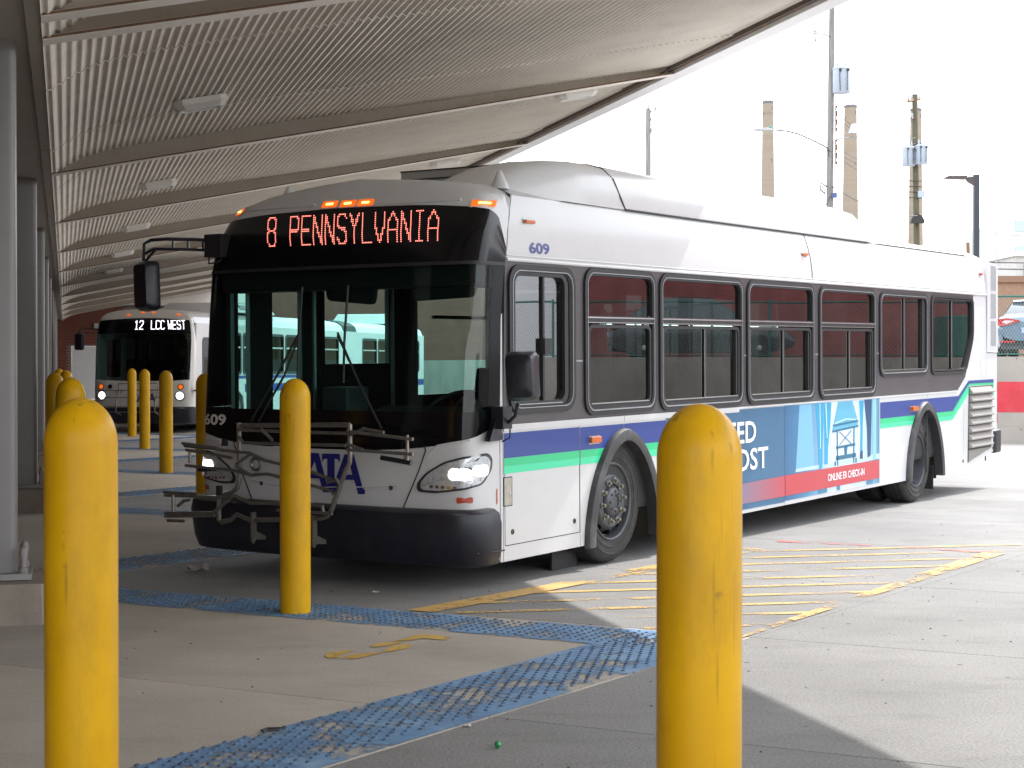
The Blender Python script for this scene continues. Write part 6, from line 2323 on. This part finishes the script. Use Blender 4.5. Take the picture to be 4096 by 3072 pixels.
m_.hexa([(15.6, .18, 2.94), (18.0, .18, 2.94), (18.0, 2.37, 2.94), (15.6, 2.37, 2.94), (15.95, .30, 3.28), (17.85, .30, 3.28), (17.85, 2.25, 3.28), (15.95, 2.25, 3.28)])
ru = m_.build('roof_unit', BUSWHITE, b2, False, bevel=.03)
for k in range(6):
    m_ = MB()
    x = 16.9 + k * .12
    m_.hexa([(x, .155, 3.02), (x + .05, .155, 3.02), (x + .05, .22, 3.0), (x, .22, 3.0), (x + .08, .235, 3.2), (x + .13, .235, 3.2), (x + .13, .29, 3.2), (x + .08, .29, 3.2)])
    m_.build('louvre', BLACKGLOSS, ru, False)
m_ = MB()
m_.hexa([(2.6, .25, 2.94), (5.6, .25, 2.94), (5.6, 2.3, 2.94), (2.6, 2.3, 2.94), (3.0, .4, 3.2), (5.4, .4, 3.2), (5.4, 2.15, 3.2), (3.0, 2.15, 3.2)])
ru = m_.build('roof_unit', BUSWHITE, b2, False, bevel=.03)
for k in range(4):
    m_ = MB()
    x = 3.3 + k * .5
    m_.hexa([(x, .285, 3.02), (x + .38, .285, 3.02), (x + .38, .36, 3.0), (x, .36, 3.0), (x, .345, 3.14), (x + .38, .345, 3.14), (x + .38, .42, 3.14), (x, .42, 3.14)])
    m_.build('louvre', BLACKGLOSS, ru, False)
m_ = MB()
lettering(m_, '727', lambda x, y: (x, -.004 + .12 * max(0, y - 2.55), y), 1.55, 1.88, 2.50, 2.59, .03)
m_.build('fleet_number', M('number_grey', (.06, .07, .10), .5), b2, False)
for c in (2.45, 7.95, 14.85):
    for side in (0, 1):
        V = (lambda v: v) if side == 0 else (lambda v: 2.55 - v)
        m_ = MB()
        m_.lathe([(.29, V(.05)), (.40, V(.03)), (.47, V(.05)), (.498, V(.09)), (.498, V(.28)), (.46, V(.32)), (.3, V(.32))], 28, (c, 0, .498), 'y', False, False)
        wh = m_.build('wheel', TYRE, b2)
        m_ = MB()
        m_.lathe([(.30, V(.045)), (.28, V(.10)), (.2, V(.05)), (.14, V(.04)), (.1, V(.02)), (.001, V(.02))], 24, (c, 0, .498), 'y', False, False)
        m_.build('rim', M('rim_white', (.5, .5, .5), .4, metal=.4), wh)
m_ = MB()
m_.box(-.05, L2 - .1, .06, 2.49, .26, .42)
m_.box(.1, L2 - .1, .05, 2.5, 2.46, 2.5)
m_.box(-.2, .35, .12, 1.4, .42, 1.20)
m_.box(17.2, 17.25, .06, 2.49, .42, 2.5)
m_.box(2.0, 2.04, .06, 2.3, .42, 1.7)
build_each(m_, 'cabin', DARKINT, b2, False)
m_ = MB()
m_.tube([(.38 + .10 * math.sin(a), .70 + .23 * math.cos(a), 1.33 + .2 * math.sin(a)) for a in [2 * math.pi * i / 20 for i in range(20)]], .016, 6, closed=True)
m_.build('steering_wheel', BLACKRUB, b2)

# driver of the far bus: one skinned body, jacket as its clothing
def driver(mat):
    J = [(0.95, .0, .98), (.93, 0, 1.15), (.92, 0, 1.42), (.90, 0, 1.55), (.86, 0, 1.66), (.83, 0, 1.78), (.83, 0, 1.90),
         (.91, -.20, 1.47), (.72, -.25, 1.22), (.47, -.17, 1.36), (.91, .20, 1.47), (.72, .25, 1.22), (.47, .17, 1.36),
         (.70, -.11, .95), (.48, -.13, .93), (.42, -.13, .52), (.33, -.13, .46), (.70, .11, .95), (.48, .13, .93), (.42, .13, .52), (.33, .13, .46)]
    E = [(0, 1), (1, 2), (2, 3), (3, 4), (4, 5), (5, 6), (3, 7), (7, 8), (8, 9), (3, 10), (10, 11), (11, 12), (0, 13), (13, 14), (14, 15), (15, 16), (0, 17), (17, 18), (18, 19), (19, 20)]
    Rr = [.15, .16, .17, .12, .055, .085, .07, .075, .05, .035, .075, .05, .035, .085, .065, .045, .05, .085, .065, .045, .05]
    me = bpy.data.meshes.new('person')
    me.from_pydata(J, E, [])
    o = bpy.data.objects.new('person', me)
    COL.objects.link(o)
    sk = o.modifiers.new('skin', 'SKIN')
    for d, r in zip(me.skin_vertices[0].data, Rr): d.radius = (r, r)
    me.skin_vertices[0].data[0].use_root = True
    sb = o.modifiers.new('sub', 'SUBSURF')
    sb.levels = sb.render_levels = 2
    me.materials.append(M('jacket_dark', (.03, .032, .05), .8))
    o.matrix_world = mat
    tag(o, 'seated driver in a dark jacket behind the windshield of the far bus', 'person')
    m_ = MB()
    m_.lathe([(.001, 1.70), (.06, 1.72), (.083, 1.77), (.088, 1.83), (.08, 1.89), (.05, 1.925), (.001, 1.935)], 16, (.825, 0, 0))
    m_.build('face', M('skin_tone', (.42, .27, .2), .6), o)
    m_ = MB()
    m_.lathe([(.093, 1.83), (.094, 1.87), (.078, 1.92), (.045, 1.948), (.001, 1.955)], 16, (.84, 0, 0))
    m_.build('hair', M('hair_grey', (.38, .37, .36), .8, var=.3, vscale=40), o)
    for s in (-.034, .034):
        m_ = MB()
        m_.lathe([(.001, -.01), (.011, 0), (.001, .01)], 8, (.741, s, 1.835))
        m_.build('eye', BLACKRUB, o)
    m_ = MB()
    m_.hexa([(.735, -.014, 1.79), (.735, .014, 1.79), (.76, .014, 1.79), (.76, -.014, 1.79), (.742, -.006, 1.835), (.742, .006, 1.835), (.76, .006, 1.835), (.76, -.006, 1.835)])
    m_.build('nose', M('skin_tone', (.42, .27, .2), .6), o)
    for s in (-.17, .17):
        hm = MB()
        hm.hexa([(.48, s - .04, 1.35), (.40, s - .04, 1.36), (.40, s + .04, 1.36), (.48, s + .04, 1.35), (.48, s - .035, 1.39), (.40, s - .035, 1.39), (.40, s + .035, 1.39), (.48, s + .035, 1.39)])
        for k in range(4):
            y = s - .03 + k * .02
            hm.tube([(.40, y, 1.375), (.372, y, 1.37), (.362, y, 1.345), (.378, y, 1.325)], .009, 6)
        hm.tube([(.45, s * .8, 1.375), (.42, s * .66, 1.37), (.39, s * .64, 1.36)], .010, 6)
        hm.build('hand', M('skin_tone', (.42, .27, .2), .6), o)
    return o
driver(B2M @ Matrix.Translation((.0, .70, .10)))
m_ = MB()
m_.box(.85, 1.30, .47, .93, .92, 1.0)
m_.hexa([(1.10, .48, .98), (1.22, .48, .98), (1.22, .92, .98), (1.10, .92, .98), (1.16, .52, 1.62), (1.24, .52, 1.62), (1.24, .88, 1.62), (1.16, .88, 1.62)])
m_.box(.95, 1.15, .6, .8, .42, .92)
m_.build('driver_seat', DARKSEAT, b2, False, bevel=.03)
